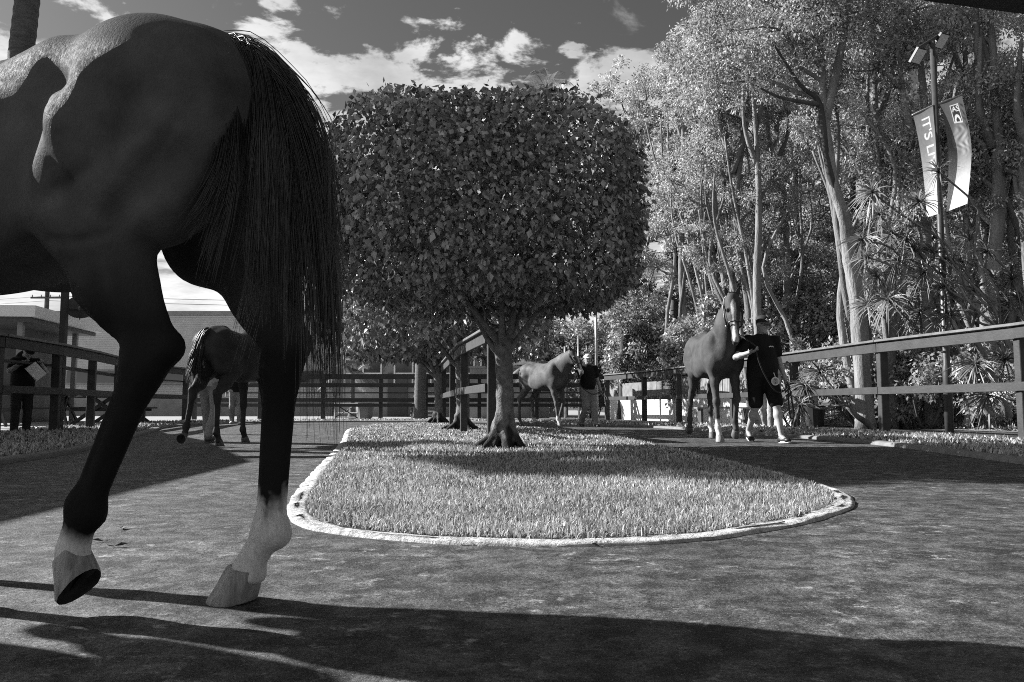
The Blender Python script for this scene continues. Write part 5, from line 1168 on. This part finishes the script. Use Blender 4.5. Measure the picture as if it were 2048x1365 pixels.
# unseen shelter added at left: roof outline and beams shaped to shade the path
def shelter():
    T = thing('shelter', 'unseen roofed shelter added left of the picture to shade the path', 'shelter', (-9.5, 6, 0)); z = 3.3
    x1 = -7.75
    MB().add([(q[0], q[1], z + dz + (.05 * (-7.7 - q[0]))) for dz in (0, .12) for q in ((x1, 3.9), (x1 - .25, 9.1), (-10.2, 13.4), (-13.2, 18), (-20, 18), (-20, 3.9))], [(5, 4, 3, 2, 1, 0), (6, 7, 8, 9, 10, 11)] + [(i, (i + 1) % 6, 6 + (i + 1) % 6, 6 + i) for i in range(6)]).build('roof', M['roofm'], T)
    for y, xs_ in ((9.7, -7.35), (10.7, -7.9)): MB().beam((xs_, y, z + .06), (-13.5, y, z + .4), .30, .14).build('beam', M['post'], T)
    for (x, y) in ((x1 - .4, 4.3), (-8.4, 8.8), (-13.5, 4.3), (-13.5, 11.0), (-10.9, 12.6), (-13.6, 16.8)): MB().box((x, y, z / 2), (.14, .14, z)).build('post', M['post'], T)
shelter()
# eave of the roof over the photographer, top right corner
def eave():
    T = thing('roof_eave', 'dark roof edge poking into the top right corner', 'roof', (3.2, 4.3, 0)); Y0, Y1 = 4.6, 3.6; a = onground(1832, 0, 2.7); b = onground(2049, 29, 2.7); d = b - a; a = a - d * 1.5; b = b + d * 1.5
    up = Vector((d.y, -d.x, 0)).normalized(); up = (up if up.y < 0 else -up) * 2.6 + Vector((0, 0, .3)); up.x = abs(up.x)
    MB().add([a, b, b + up, a + up, a + Vector((0, 0, .12)), b + Vector((0, 0, .12)), b + up + Vector((0, 0, .12)), a + up + Vector((0, 0, .12))], [(3, 2, 1, 0), (4, 5, 6, 7), (0, 1, 5, 4), (1, 2, 6, 5), (2, 3, 7, 6), (3, 0, 4, 7)]).build('roof_sheet', M['black'], T)
    p = (a + b) / 2 + up * .8; MB().box((p.x, p.y, p.z / 2), (.14, .14, p.z)).build('post', M['black'], T)
eave()
# ------------------------------------------------------------------ people
M['skin'] = material('skin', .34, .5, .15, 12, 4, .1, 60, .4)
M['shirt_black'] = material('black_polo', .012, .8, .35, 6, 4, .35, 14, .2, bdist=.03)
M['shirt_white'] = material('pale_shirt', .42, .8, .15, 6, 4, .35, 14, .2, bdist=.03)
M['shorts_black'] = material('black_shorts', .010, .8, .35, 6, 4, .4, 12, .2, bdist=.03)
M['khaki'] = material('khaki_trousers', .26, .8, .2, 6, 4, .6, 12, .2, bdist=.04)
M['khaki_dark'] = material('dark_trousers', .03, .8, .2, 6, 4, .5, 12, .2, bdist=.04)
M['shoe'] = material('black_shoe', .012, .5, .3, 20, 3)
M['shoe_tan'] = material('tan_boot', .12, .6, .3, 20, 3)
M['rubber'] = material('white_rubber', .6, .6, .1, 10, 3)
M['cap_black'] = material('black_cap', .014, .8, .2, 20, 3, .2, 60)
M['cap_grey'] = material('grey_cap_brim', .10, .8, .2, 20, 3)
M['cap_white'] = material('white_cap', .62, .8, .1, 20, 3)
M['hairgrey'] = material('short_hair', .05, .7, .3, 40, 4, .4, 80)
def build_person(label, loc, yaw, J=None, shirt=None, legs=None, short=False, cap=None, brim=None, shoe=None, fat=1.0, scale=1.0, group='people round the ring', sole=None, res=.010):
    D = dict(hipL=(0, .09, .92), hipR=(0, -.09, .92), kneeL=(.02, .10, .50), kneeR=(.02, -.10, .50), ankL=(0, .10, .09), ankR=(0, -.10, .09), shL=(0, .195, 1.42), shR=(0, -.195, 1.42),
             elL=(-.03, .26, 1.14), elR=(-.03, -.26, 1.14), wrL=(.06, .27, .89), wrR=(.06, -.27, .89), hdL=(.1, 0, -1), hdR=(.1, 0, -1), head=(.03, 0, 1.63), look=(1, 0, -.12), footL=(1, .1, 0), footR=(1, -.1, 0), lift={})
    D.update(J or {}); T = thing('person', label, 'person', loc, yaw, group); T.scale = (scale,) * 3; ORIG[T.name] = None
    v = {k: np.array(q, float) for k, q in D.items() if isinstance(q, tuple)}
    S = Flesh(res); hd = v['head']; lk = v['look'] / np.linalg.norm(v['look']); sd = np.cross([0, 0, 1], lk); sd /= np.linalg.norm(sd); up = np.cross(lk, sd); RM = np.array([lk, sd, up]).T
    H = lambda a, b, c: hd + lk * a + sd * b + up * c
    S.ball(hd + up * .025, (.096, .076, .092), .02, RM); S.ball(H(.022, 0, -.045), (.070, .060, .075), .03, RM)          # skull, jaw
    S.cone(H(.092, 0, .012), H(.112, 0, -.018), .009, .014, .014); S.ball(H(.085, 0, .025), (.02, .05, .012), .015, RM)       # nose, brow
    for s in (1, -1):
        S.ball(H(-.005, s * .078, -.005), (.018, .010, .032), .008, RM); S.ball(H(.088, s * .030, .008), (.012, .014, .010), .008, RM, sub=True)
    S.cone(H(.088, -.018, -.056), H(.088, .018, -.056), .004, .004, .006, sub=True); S.ball(H(.078, 0, -.09), (.022, .026, .018), .02, RM)
    S.cone((0, 0, 1.42), H(-.02, 0, -.06), .058, .054, .03)
    S.chain([(0, 0, .95), (0, 0, 1.12), (0, 0, 1.34)], [.12, .115, .125], .05, ((1, 0, 0), .8)); S.cone(v['shL'] * .9 + (0, 0, .1), v['shR'] * .9 + (0, 0, .1), .06, .06, .05)
    for s, q in ((1, 'L'), (-1, 'R')):
        S.chain([v['sh' + q], v['el' + q], v['wr' + q]], [.052, .042, .028], .02)
        mid = v['el' + q] * .65 + v['wr' + q] * .35; S.ball(mid, (.042, .040, .042), .03)
        w = v['wr' + q]; d = v['hd' + q] / np.linalg.norm(v['hd' + q]); x = np.cross(d, [0, 0, 1]) if abs(d[2]) < .9 else np.cross(d, [0, 1, 0]) * (1 if s > 0 else -1); x /= np.linalg.norm(x) + 1e-9; n = np.cross(x, d)
        palm = w + d * .05; S.ball(palm, (.048, .040, .018), .02, np.array([d, x, n]).T)
        for k, ln in enumerate((.062, .072, .068, .052)):
            b = palm + d * .038 + x * (.029 - k * .0195); m = b + d * ln * .5 + n * ln * .15; e = m + d * ln * .18 + n * ln * .55; S.cone(b, m, .0095, .009, .006); S.cone(m, e, .009, .0075, .006)
        b = palm + x * .036 - d * .018; m = b + x * .022 + d * .024 + n * .012; e = m + d * .028 + n * .014 - x * .006; S.cone(b, m, .012, .010, .010); S.cone(m, e, .010, .008, .006)
        S.chain([v['hip' + q], v['knee' + q]], [.085, .055], .03); cm = v['knee' + q] * .68 + v['ank' + q] * .32
        S.chain([v['knee' + q], cm, v['ank' + q] + (0, 0, .03)], [.053, .056, .036], .03); S.ball(cm + (-.018, 0, 0), (.042, .046, .08), .03); S.cone(v['ank' + q], v['ank' + q] + v['foot' + q] * .10 + (0, 0, -.05), .035, .03, .02)
    V, F = S.skin(); np_mesh('body', V, F, M['skin'], T, True, local=True)
    # shirt
    C = Flesh(.017); C.chain([(.0, 0, .78), (.0, 0, .93), (.025 * fat, 0, 1.10), (.01, 0, 1.30), (0, 0, 1.40)], [.168 * fat, .168 * fat, .170 * fat, .165, .125], .05, ((1, 0, 0), .78)); C.cone(v['shL'] * .88 + (0, 0, .012 + .16), v['shR'] * .88 + (0, 0, .012 + .16), .055, .055, .06)
    C.cone((0, 0, 1.43), (.01, 0, 1.475), .078, .066, .02)
    if fat > 1.05: C.ball((.07, 0, 1.06), (.15 * fat, .17, .16), .06)
    for q in 'LR': e = v['sh' + q] * .38 + v['el' + q] * .62; C.cone(v['sh' + q], e, .078, .072, .04)
    V, F = C.skin(); lowm = ((V[:, 2] > .885) | (np.abs(V[:, 1]) > .26))[F].all(1); so = np_mesh('shirt', V, F[lowm], shirt or M['shirt_black'], T, True, local=True)
    Lg = Flesh(.017); Lg.ball((0, 0, .93), (.135 * fat, .178 * (fat * .5 + .5), .115), .04)
    for q in 'LR':
        k = v['knee' + q]; a = v['ank' + q]
        if short: e = v['hip' + q] * .12 + k * .88; Lg.chain([v['hip' + q], e], [.115, .10], .04)
        else: Lg.chain([v['hip' + q], k, k * .4 + a * .6, a + (-.0, 0, .0)], [.112, .078, .070, .068], .04)
    V, F = Lg.skin(); np_mesh('shorts' if short else 'trousers', V, F, legs or M['khaki'], T, True, local=True)
    for q in 'LR':
        a = v['ank' + q]; f = v['foot' + q] / np.linalg.norm(v['foot' + q]); B = Flesh(.012); u = np.cross(f, np.cross([0, 0, 1.0], f)); 
        B.cone(a + u * -.0 + (0, 0, -.02), a - u * .045 - f * .01, .044, .042, .02); B.cone(a - u * .052 - f * .02, a - u * .055 + f * .15, .036, .034, .03, (tuple(np.cross(u, f)), 1.12)); B.ball(a - u * .056 + f * .155, (.05, .043, .030), .02, np.array([f, np.cross(u, f), u]).T)
        V, F = B.skin(); h_ = (V - a) @ u; V = V + np.outer(np.maximum(0, -.086 - h_), u); o = np_mesh('shoe', V, F, shoe or M['shoe'], T, True, local=True)
        m = MB(); vs = []; 
        for z_ in (-.090, -.066):
            for t in range(16): an = 6.283 * t / 16; vs.append(Vector(a + u * z_ + f * (.068 + .135 * math.cos(an)) + np.cross(u, f) * (.046 * math.sin(an)) * (1 if math.cos(an) > 0 else .85)))
        m.add(vs, [(i, (i + 1) % 16, 16 + (i + 1) % 16, 16 + i) for i in range(16)] + [tuple(range(15, -1, -1)), tuple(range(16, 32))]); m.build('sole', sole or M['shoe'], o, local=True)
    if cap is not None:
        K = Flesh(.011); K.ball(H(-.008, 0, .062), (.108, .090, .078), .01, RM); V, F = K.skin(); hh = (V - hd) @ up; keep = hh > .035; fm = keep[F].all(1); o = np_mesh('cap', V, F[fm], cap, T, True, local=True)
        m = MB(); vs = []; nn = 14
        for rr, dz in ((.085, 0), (.165, -.022)):
            for t in range(nn): an = -1.25 + 2.5 * t / (nn - 1); vs.append(Vector(H(rr * math.cos(an) * (1.0 if rr > .1 else 1.15), .086 * math.sin(an) * (1.0), .045 + dz * math.cos(an) + .01 * math.cos(an * 1.2))))
        low = [w_ - Vector(up) * .006 for w_ in vs]; n2 = len(vs); qf = [(i, i + 1, nn + i + 1, nn + i) for i in range(nn - 1)]; m.add(vs + low, qf + [tuple(n2 + i for i in f[::-1]) for f in qf] + [(nn + i, nn + i + 1, n2 + nn + i + 1, n2 + nn + i) for i in range(nn - 1)]); m.build('brim', brim or cap, o, True, local=True)
    K = Flesh(.011); K.ball(H(-.014, 0, .032), (.095, .082, .088), .01, RM); V, F = K.skin(); hh = (V - hd); fr = hh @ lk; keep = (fr < .03 + .6 * (hh @ up - .05)) & (hh @ up > -.05); np_mesh('hair', V, F[keep[F].all(1)], M['hairgrey'], T, True, local=True)
    for s in (1, -1): MB().ball(H(.083, s * .030, .007), .0095, 8, 6).build('eye', M['eye'], T, True, local=True)
    return T, H
# handler on the right, beside the chestnut horse
yr = math.atan2(-.99, .10)
hm, hH = build_person('handler in black cap, black polo and shorts walking beside the chestnut horse', (3.50, 11.15, 0), yr, dict(hipL=(0, .10, .92), hipR=(0, -.10, .92), kneeL=(.20, .11, .51), kneeR=(.02, -.11, .50), ankL=(.30, .12, .09), ankR=(-.26, -.11, .13), footR=(1, -.12, -.25), footL=(1, .12, .05),
    elR=(.12, -.42, 1.17), wrR=(.38, -.33, 1.22), hdR=(.75, .55, .2), wrL=(.08, .30, .88), look=(.95, .22, -.22), head=(.05, .0, 1.63)), M['shirt_black'], M['shorts_black'], True, M['cap_black'], M['cap_grey'], M['shoe'], 1.22, 1.0, sole=M['rubber'])
def badge_and_marks(T, H):
    MB().tube([(.20, .10, .84), (.206, .10, .84)], .058, 20).build('number_disc', M['white'], T, local=True)
    d = MB(); d.tube([(.2065, .10, .84), (.2075, .10, .84)], .044, 20); d.build('disc_print', material('disc_grey', .42, .6, .05), T, local=True)
    m = MB()
    for z, w in ((.868, .04), (.845, .02), (.822, .026), (.805, .02)): m.box((.209, .10, z), (.002, w, .008))
    o = m.build('disc_lettering', M['print_dark'], T, local=True); o['kind'] = 'stuff'
    MB().tube([(.19, .085, .96), (.20, .09, .93), (.203, .10, .90)], .006, 5).build('strap', M['white'], T, local=True)
    m = MB()
    for k in range(5): m.box((.150, .105 - k * .014, 1.32 + (.004 if k % 2 else 0)), (.004, .010, .016), 0, R(-8))
    o = m.build('shirt_logo', M['print_white'], T, local=True); o['kind'] = 'stuff'
    m = MB(); c = Vector(H(.098, 0, .085)); 
    sdv = Vector(H(0, 1, 0)) - Vector(H(0, 0, 0)); upv = Vector(H(0, 0, 1)) - Vector(H(0, 0, 0))
    m.tube([c - sdv * .028, c - sdv * .010 + upv * .012, c + sdv * .008 - upv * .004, c + sdv * .028 + upv * .006], .005, 5); m.tube([c - sdv * .02 - upv * .012, c + sdv * .022 - upv * .014], .004, 5); o = m.build('cap_logo', M['print_white'], T, local=True); o['kind'] = 'stuff'
    MB().tube([(.10, -.155, .965), (.165, -.08, .965), (.178, 0, .962), (.165, .08, .965), (.10, .155, .965)], .014, 6).build('belt', M['leather'], T, local=True); MB().box((.192, 0, .962), (.01, .05, .035)).build('buckle', M['brass'], T, local=True)
    m = MB()
    for s in (1, -1): m.add([(.055, s * .012, 1.475), (.085, s * .012, 1.44), (.06, s * .075, 1.455), (.02, s * .07, 1.50)], [(0, 1, 2, 3)])
    o = m.build('collar', M['cap_grey'], T, local=True)
badge_and_marks(hm, hH)
# handler of the far horse
fm_, fH = build_person('far handler in white cap, black polo and khaki trousers beside the pale brown horse', (1.84, 19.4, 0), math.atan2(-.96, .25), dict(kneeL=(.10, .10, .51), kneeR=(.12, -.09, .51), ankL=(.24, .10, .09), ankR=(-.22, -.09, .11), footR=(1, -.1, -.2),
    elR=(.10, -.36, 1.16), wrR=(.30, -.40, 1.22), hdR=(.8, -.3, .2), wrL=(.10, .30, .90), look=(.98, -.12, -.05)), M['shirt_black'], M['khaki'], False, M['cap_white'], M['cap_white'], M['shoe'], 1.08, 1.0, res=.013)
# handler hidden behind the left horse
build_person('handler behind the left horse, only khaki legs and boots showing', (-4.22, 11.15, 0), R(78), dict(kneeL=(.12, .12, .50), kneeR=(.0, -.11, .50), ankL=(.16, .12, .09), ankR=(-.20, -.12, .12), elR=(.12, -.34, 1.18), wrR=(.36, -.36, 1.25), hdR=(.8, -.2, .1)), M['shirt_white'], M['khaki'], False, M['cap_black'], None, M['shoe_tan'], 1.08, .86, res=.014)
# handler of the black horse, walking at its head outside the picture
build_person('handler leading the black horse, left of the picture', (-2.85, 2.10, 0), math.pi - R(16), dict(kneeL=(.12, .1, .5), ankL=(.2, .1, .09), ankR=(-.2, -.1, .11), elR=(.12, -.3, 1.16), wrR=(.34, -.3, 1.26), hdR=(.8, -.3, .1)), M['shirt_black'], M['khaki_dark'], False, M['cap_black'], None, M['shoe'], 1.1, 1.0, res=.015)
# spectator leaning on the left fence
build_person('dark clad spectator in a hat leaning on the ledge of the left fence', (-8.72, 14.2, 0), R(-40), dict(head=(.22, 0, 1.50), look=(.9, 0, -.5), shL=(.12, .195, 1.32), shR=(.12, -.195, 1.32), elL=(.26, .30, 1.14), elR=(.26, -.30, 1.14), wrL=(.42, .14, 1.30), wrR=(.42, -.14, 1.30), hdL=(.9, -.2, .1), hdR=(.9, .2, .1)), M['shirt_black'], M['khaki_dark'], False, M['cap_black'], None, M['shoe'], 1.15, .97, res=.014)
pp = thing('catalogue', 'folded white catalogue held by the spectator at the left fence', 'catalogue', (-8.28, 13.85, 1.0)); MB().box((-8.28, 13.85, 1.10), (.20, .03, .28), R(35), R(-40)).build('page', M['white'], pp); MB().box((-8.26, 13.82, 1.10), (.19, .01, .27), R(38), R(-44)).build('page', M['white'], pp)
# people in the background
build_person('distant person in pale trousers on the outer path, partly hidden by the handler', (5.5, 17.2, 0), R(-120), dict(ankR=(-.2, -.1, .11), ankL=(.2, .1, .09), kneeL=(.12, .1, .5)), M['shirt_white'], M['khaki'], False, None, None, M['shirt_white'], 1.0, .97, res=.015)
build_person('distant person in dark shirt seen past the chest of the left horse', (-7.6, 22.0, 0), R(-70), dict(ankR=(-.15, -.1, .1), ankL=(.18, .1, .09), kneeL=(.1, .1, .5), elL=(.15, .3, 1.15), wrL=(.36, .2, 1.2), hdL=(.9, 0, .1)), M['shirt_black'], M['khaki'], False, M['cap_black'], None, M['rubber'], 1.0, .98, res=.015)

# ------------------------------------------------------------------ the other horses
M['coat_chestnut'] = coat_material('dark_chestnut_coat', .075, .5, .62, .05); M['coat_pale'] = coat_material('pale_brown_coat', .115, .5, .62, .05); M['coat_bay'] = coat_material('dark_bay_coat', .042, .5, .55, .05)
def blaze(V, hp, legs):
    o = np.array(hp(0, 0)); fd = np.array(hp(1, 0)) - o; fn = np.array(hp(0, 1)) - o; wv = np.array(hp(0, 0, 1)) - o; q = V - o; hs2 = fd @ fd; a, b, c = q @ fd / hs2, q @ fn / hs2, q @ wv / hs2
    w = np.interp(a, [.03, .10, .2, .3, .42, .52], [.0, .030, .026, .018, .030, .034]); f = np.clip((w - np.abs(c + .006)) / .008, 0, 1) * (b > -.035) * (a > .04) * (a < .53)
    for (x, y, z0) in legs: f = np.maximum(f, np.clip((z0 - V[:, 2] + .015 * np.sin(30 * V[:, 0])) / .03, 0, 1) * (np.hypot(V[:, 0] - x, V[:, 1] - y) < .22))
    return f
# chestnut on the right, walking towards the camera
Jr = dict(HL=STAND(1), HR=dict(stifle=(.30, -.16, .955), gaskin=(.10, -.135, .79), hock=(-.09, -.125, .63), fetlock=(-.19, -.125, .27), coronet=(-.20, -.125, .165), toe=(.35, 0, -.94), up=(.94, 0, .35)),
          FR=dict(elbow=(1.12, -.135, .93), knee=(1.21, -.13, .52), fetlock=(1.26, -.13, .18), coronet=(1.31, -.13, .085), mat=M['hoof_pale']),
          FL=dict(elbow=(1.12, .135, .93), knee=(1.24, .13, .56), fetlock=(1.14, .13, .26), coronet=(1.17, .13, .155), toe=(.75, 0, -.66), up=(.66, 0, .75)), head_scale=1.22, poll=(1.50, .02, 1.84), face=(.42, -.06, -.90), mane_side=1)
hz, hhp, hfd, hfn, hwv = build_horse('horse', 'dark chestnut horse with a white blaze led towards the camera on the right', (2.97, 12.52, 0), math.atan2(-1, .03), M['coat_chestnut'], Jr, .016, M['hair_mid'], HTAIL(.0, -.04), 5,
    whitefn=lambda V, hp: blaze(V, hp, [(1.26, -.13, .30), (.03, .125, .30)]), scale=1.08)
halter(hz, hhp)
# pale brown horse farther off
Jf = dict(HL=dict(stifle=(.33, .16, .955), gaskin=(.20, .135, .78), hock=(.08, .125, .60), fetlock=(.14, .125, .185), coronet=(.19, .125, .085)), HR=dict(stifle=(.28, -.16, .955), gaskin=(.08, -.135, .78), hock=(-.10, -.125, .60), fetlock=(-.10, -.125, .185), coronet=(-.05, -.125, .085)),
          FR=dict(elbow=(1.12, -.135, .93), knee=(1.25, -.13, .52), fetlock=(1.30, -.13, .18), coronet=(1.35, -.13, .085), mat=M['hoof_pale']), FL=dict(elbow=(1.10, .135, .93), knee=(1.20, .13, .54), fetlock=(1.06, .13, .22), coronet=(1.06, .13, .11), toe=(.9, 0, -.4), up=(.4, 0, .9)), poll=(1.63, .04, 1.68), face=(.58, .05, -.81), mane_side=1)
pz, php, *_ = build_horse('horse', 'pale brown horse with white feet led by the far handler in a white cap', (.36, 20.25, 0), math.atan2(-.79, .61), M['coat_pale'], Jf, .020, M['hair_mid'], HTAIL(.02, 0), 6,
    whitefn=lambda V, hp: blaze(V, hp, [(1.30, -.13, .25), (1.06, .13, .2), (.14, .125, .22)]), scale=1.06)
halter(pz, php)
# dark bay walking away on the left
Jl = dict(HR=STAND(-1), HL=dict(stifle=(.28, .16, .955), gaskin=(.06, .135, .79), hock=(-.12, .125, .62), fetlock=(-.22, .125, .26), coronet=(-.26, .125, .16), toe=(.1, 0, -1), up=(1, 0, .1)),
          FL=FSTAND(1), FR=dict(elbow=(1.12, -.135, .93), knee=(1.22, -.13, .53), fetlock=(1.28, -.13, .18), coronet=(1.33, -.13, .085)), poll=(1.68, 0, 1.68), face=(.70, -.05, -.72))
lz, lhp, *_ = build_horse('horse', 'dark bay horse walking away on the left, rump and sole of one hoof towards us', (-3.72, 9.75, 0), R(80), M['coat_bay'], Jl, .017, M['hair_far'],
    [([np.array([(-.0, y * .6, 1.425), (-.075, y + .02, 1.40), (-.13, y * 1.8 + .05, 1.24), (-.15, y * 2.4 + .10, 1.0), (-.13, y * 2.6 + .13, .70)]) for y in (-.045, 0, .045)], 480, .0065, .03, 1.0, 3)], 7)
halter(lz, lhp)
def rope(label, pts, r=.010):
    P = catmull([tuple(p) for p in pts], 6); T = thing('lead_rope', label, 'rope', tuple(P[0]), 0, 'lead ropes'); MB().tube(P, r, 6).build('cord', M['rope'], T, True)
mw = lambda o, p: o.matrix_basis @ Vector(p)
hz_m = Matrix.LocRotScale(Vector((2.97, 12.52, 0)), Matrix.Rotation(math.atan2(-1, .03), 3, 'Z').to_quaternion(), Vector((1.08,) * 3)); hm_m = Matrix.LocRotScale(Vector((3.50, 11.15, 0)), Matrix.Rotation(yr, 3, 'Z').to_quaternion(), Vector((1, 1, 1)))
rope('dark lead rope from the chestnut horse to the hand of the near handler', [hz_m @ Vector(hhp(.31, -.16, 0)), hm_m @ Vector((.46, -.27, 1.30)), hm_m @ Vector((.45, -.26, 1.20)), hm_m @ Vector((.40, -.15, .95)), hm_m @ Vector((.32, .05, .70)), hm_m @ Vector((.24, .22, .72)), hm_m @ Vector((.13, .31, .82)), hm_m @ Vector((.12, .32, .60)), hm_m @ Vector((.14, .33, .35)), hm_m @ Vector((.15, .38, .36)), hm_m @ Vector((.13, .36, .6)), hm_m @ Vector((.12, .33, .80))])
pz_m = Matrix.LocRotScale(Vector((.36, 20.25, 0)), Matrix.Rotation(math.atan2(-.79, .61), 3, 'Z').to_quaternion(), Vector((1.06,) * 3)); fm_m = Matrix.LocRotScale(Vector((1.84, 19.4, 0)), Matrix.Rotation(math.atan2(-.96, .25), 3, 'Z').to_quaternion(), Vector((1, 1, 1)))
rope('dark lead rope looping across the far handler to his other hand', [pz_m @ Vector(php(.31, -.16, 0)), fm_m @ Vector((.36, -.42, 1.22)), fm_m @ Vector((.28, -.25, .95)), fm_m @ Vector((.22, .05, .78)), fm_m @ Vector((.14, .30, .84)), fm_m @ Vector((.13, .36, .55)), fm_m @ Vector((.12, .30, .40)), fm_m @ Vector((.12, .26, .60)), fm_m @ Vector((.13, .30, .83))])
# dry leaves and twigs lying on the walking surface
M['litter'] = material('dry_leaf', .05, .8, .3, 20, 3)
def litter():
    rng = np.random.default_rng(5)
    for i, (px, py, lb) in enumerate(((242, 1057, 'curled dry leaf on the path left of the standing hoof'), (195, 1083, 'second dry leaf on the path above the raised hoof'), (243, 1092, 'small leaf scrap on the path beside the raised hoof'), (1192, 1092, 'small dark leaf on the path in front of the kerb'))):
        c = onground(px, py, .004); T = thing('dry_leaf', lb, 'leaf', tuple(c), 0, 'dry leaves on the path'); a = rng.uniform(0, 6.28); l = rng.uniform(.018, .035); d = Vector((math.cos(a), math.sin(a), 0)); s = Vector((-d.y, d.x, 0)); m = MB()
        m.add([c - d * l, c + s * l * .4 + Vector((0, 0, .012)), c + d * l + Vector((0, 0, .008)), c - s * l * .4 + Vector((0, 0, .010)), c + Vector((0, 0, .002))], [(0, 4, 1), (1, 4, 2), (2, 4, 3), (3, 4, 0)]); m.build('blade', M['litter'], T); MB().tube([c - d * l, c - d * l * 1.9 + Vector((0, 0, .006))], .0015, 4).build('stalk', M['litter'], T)
litter()
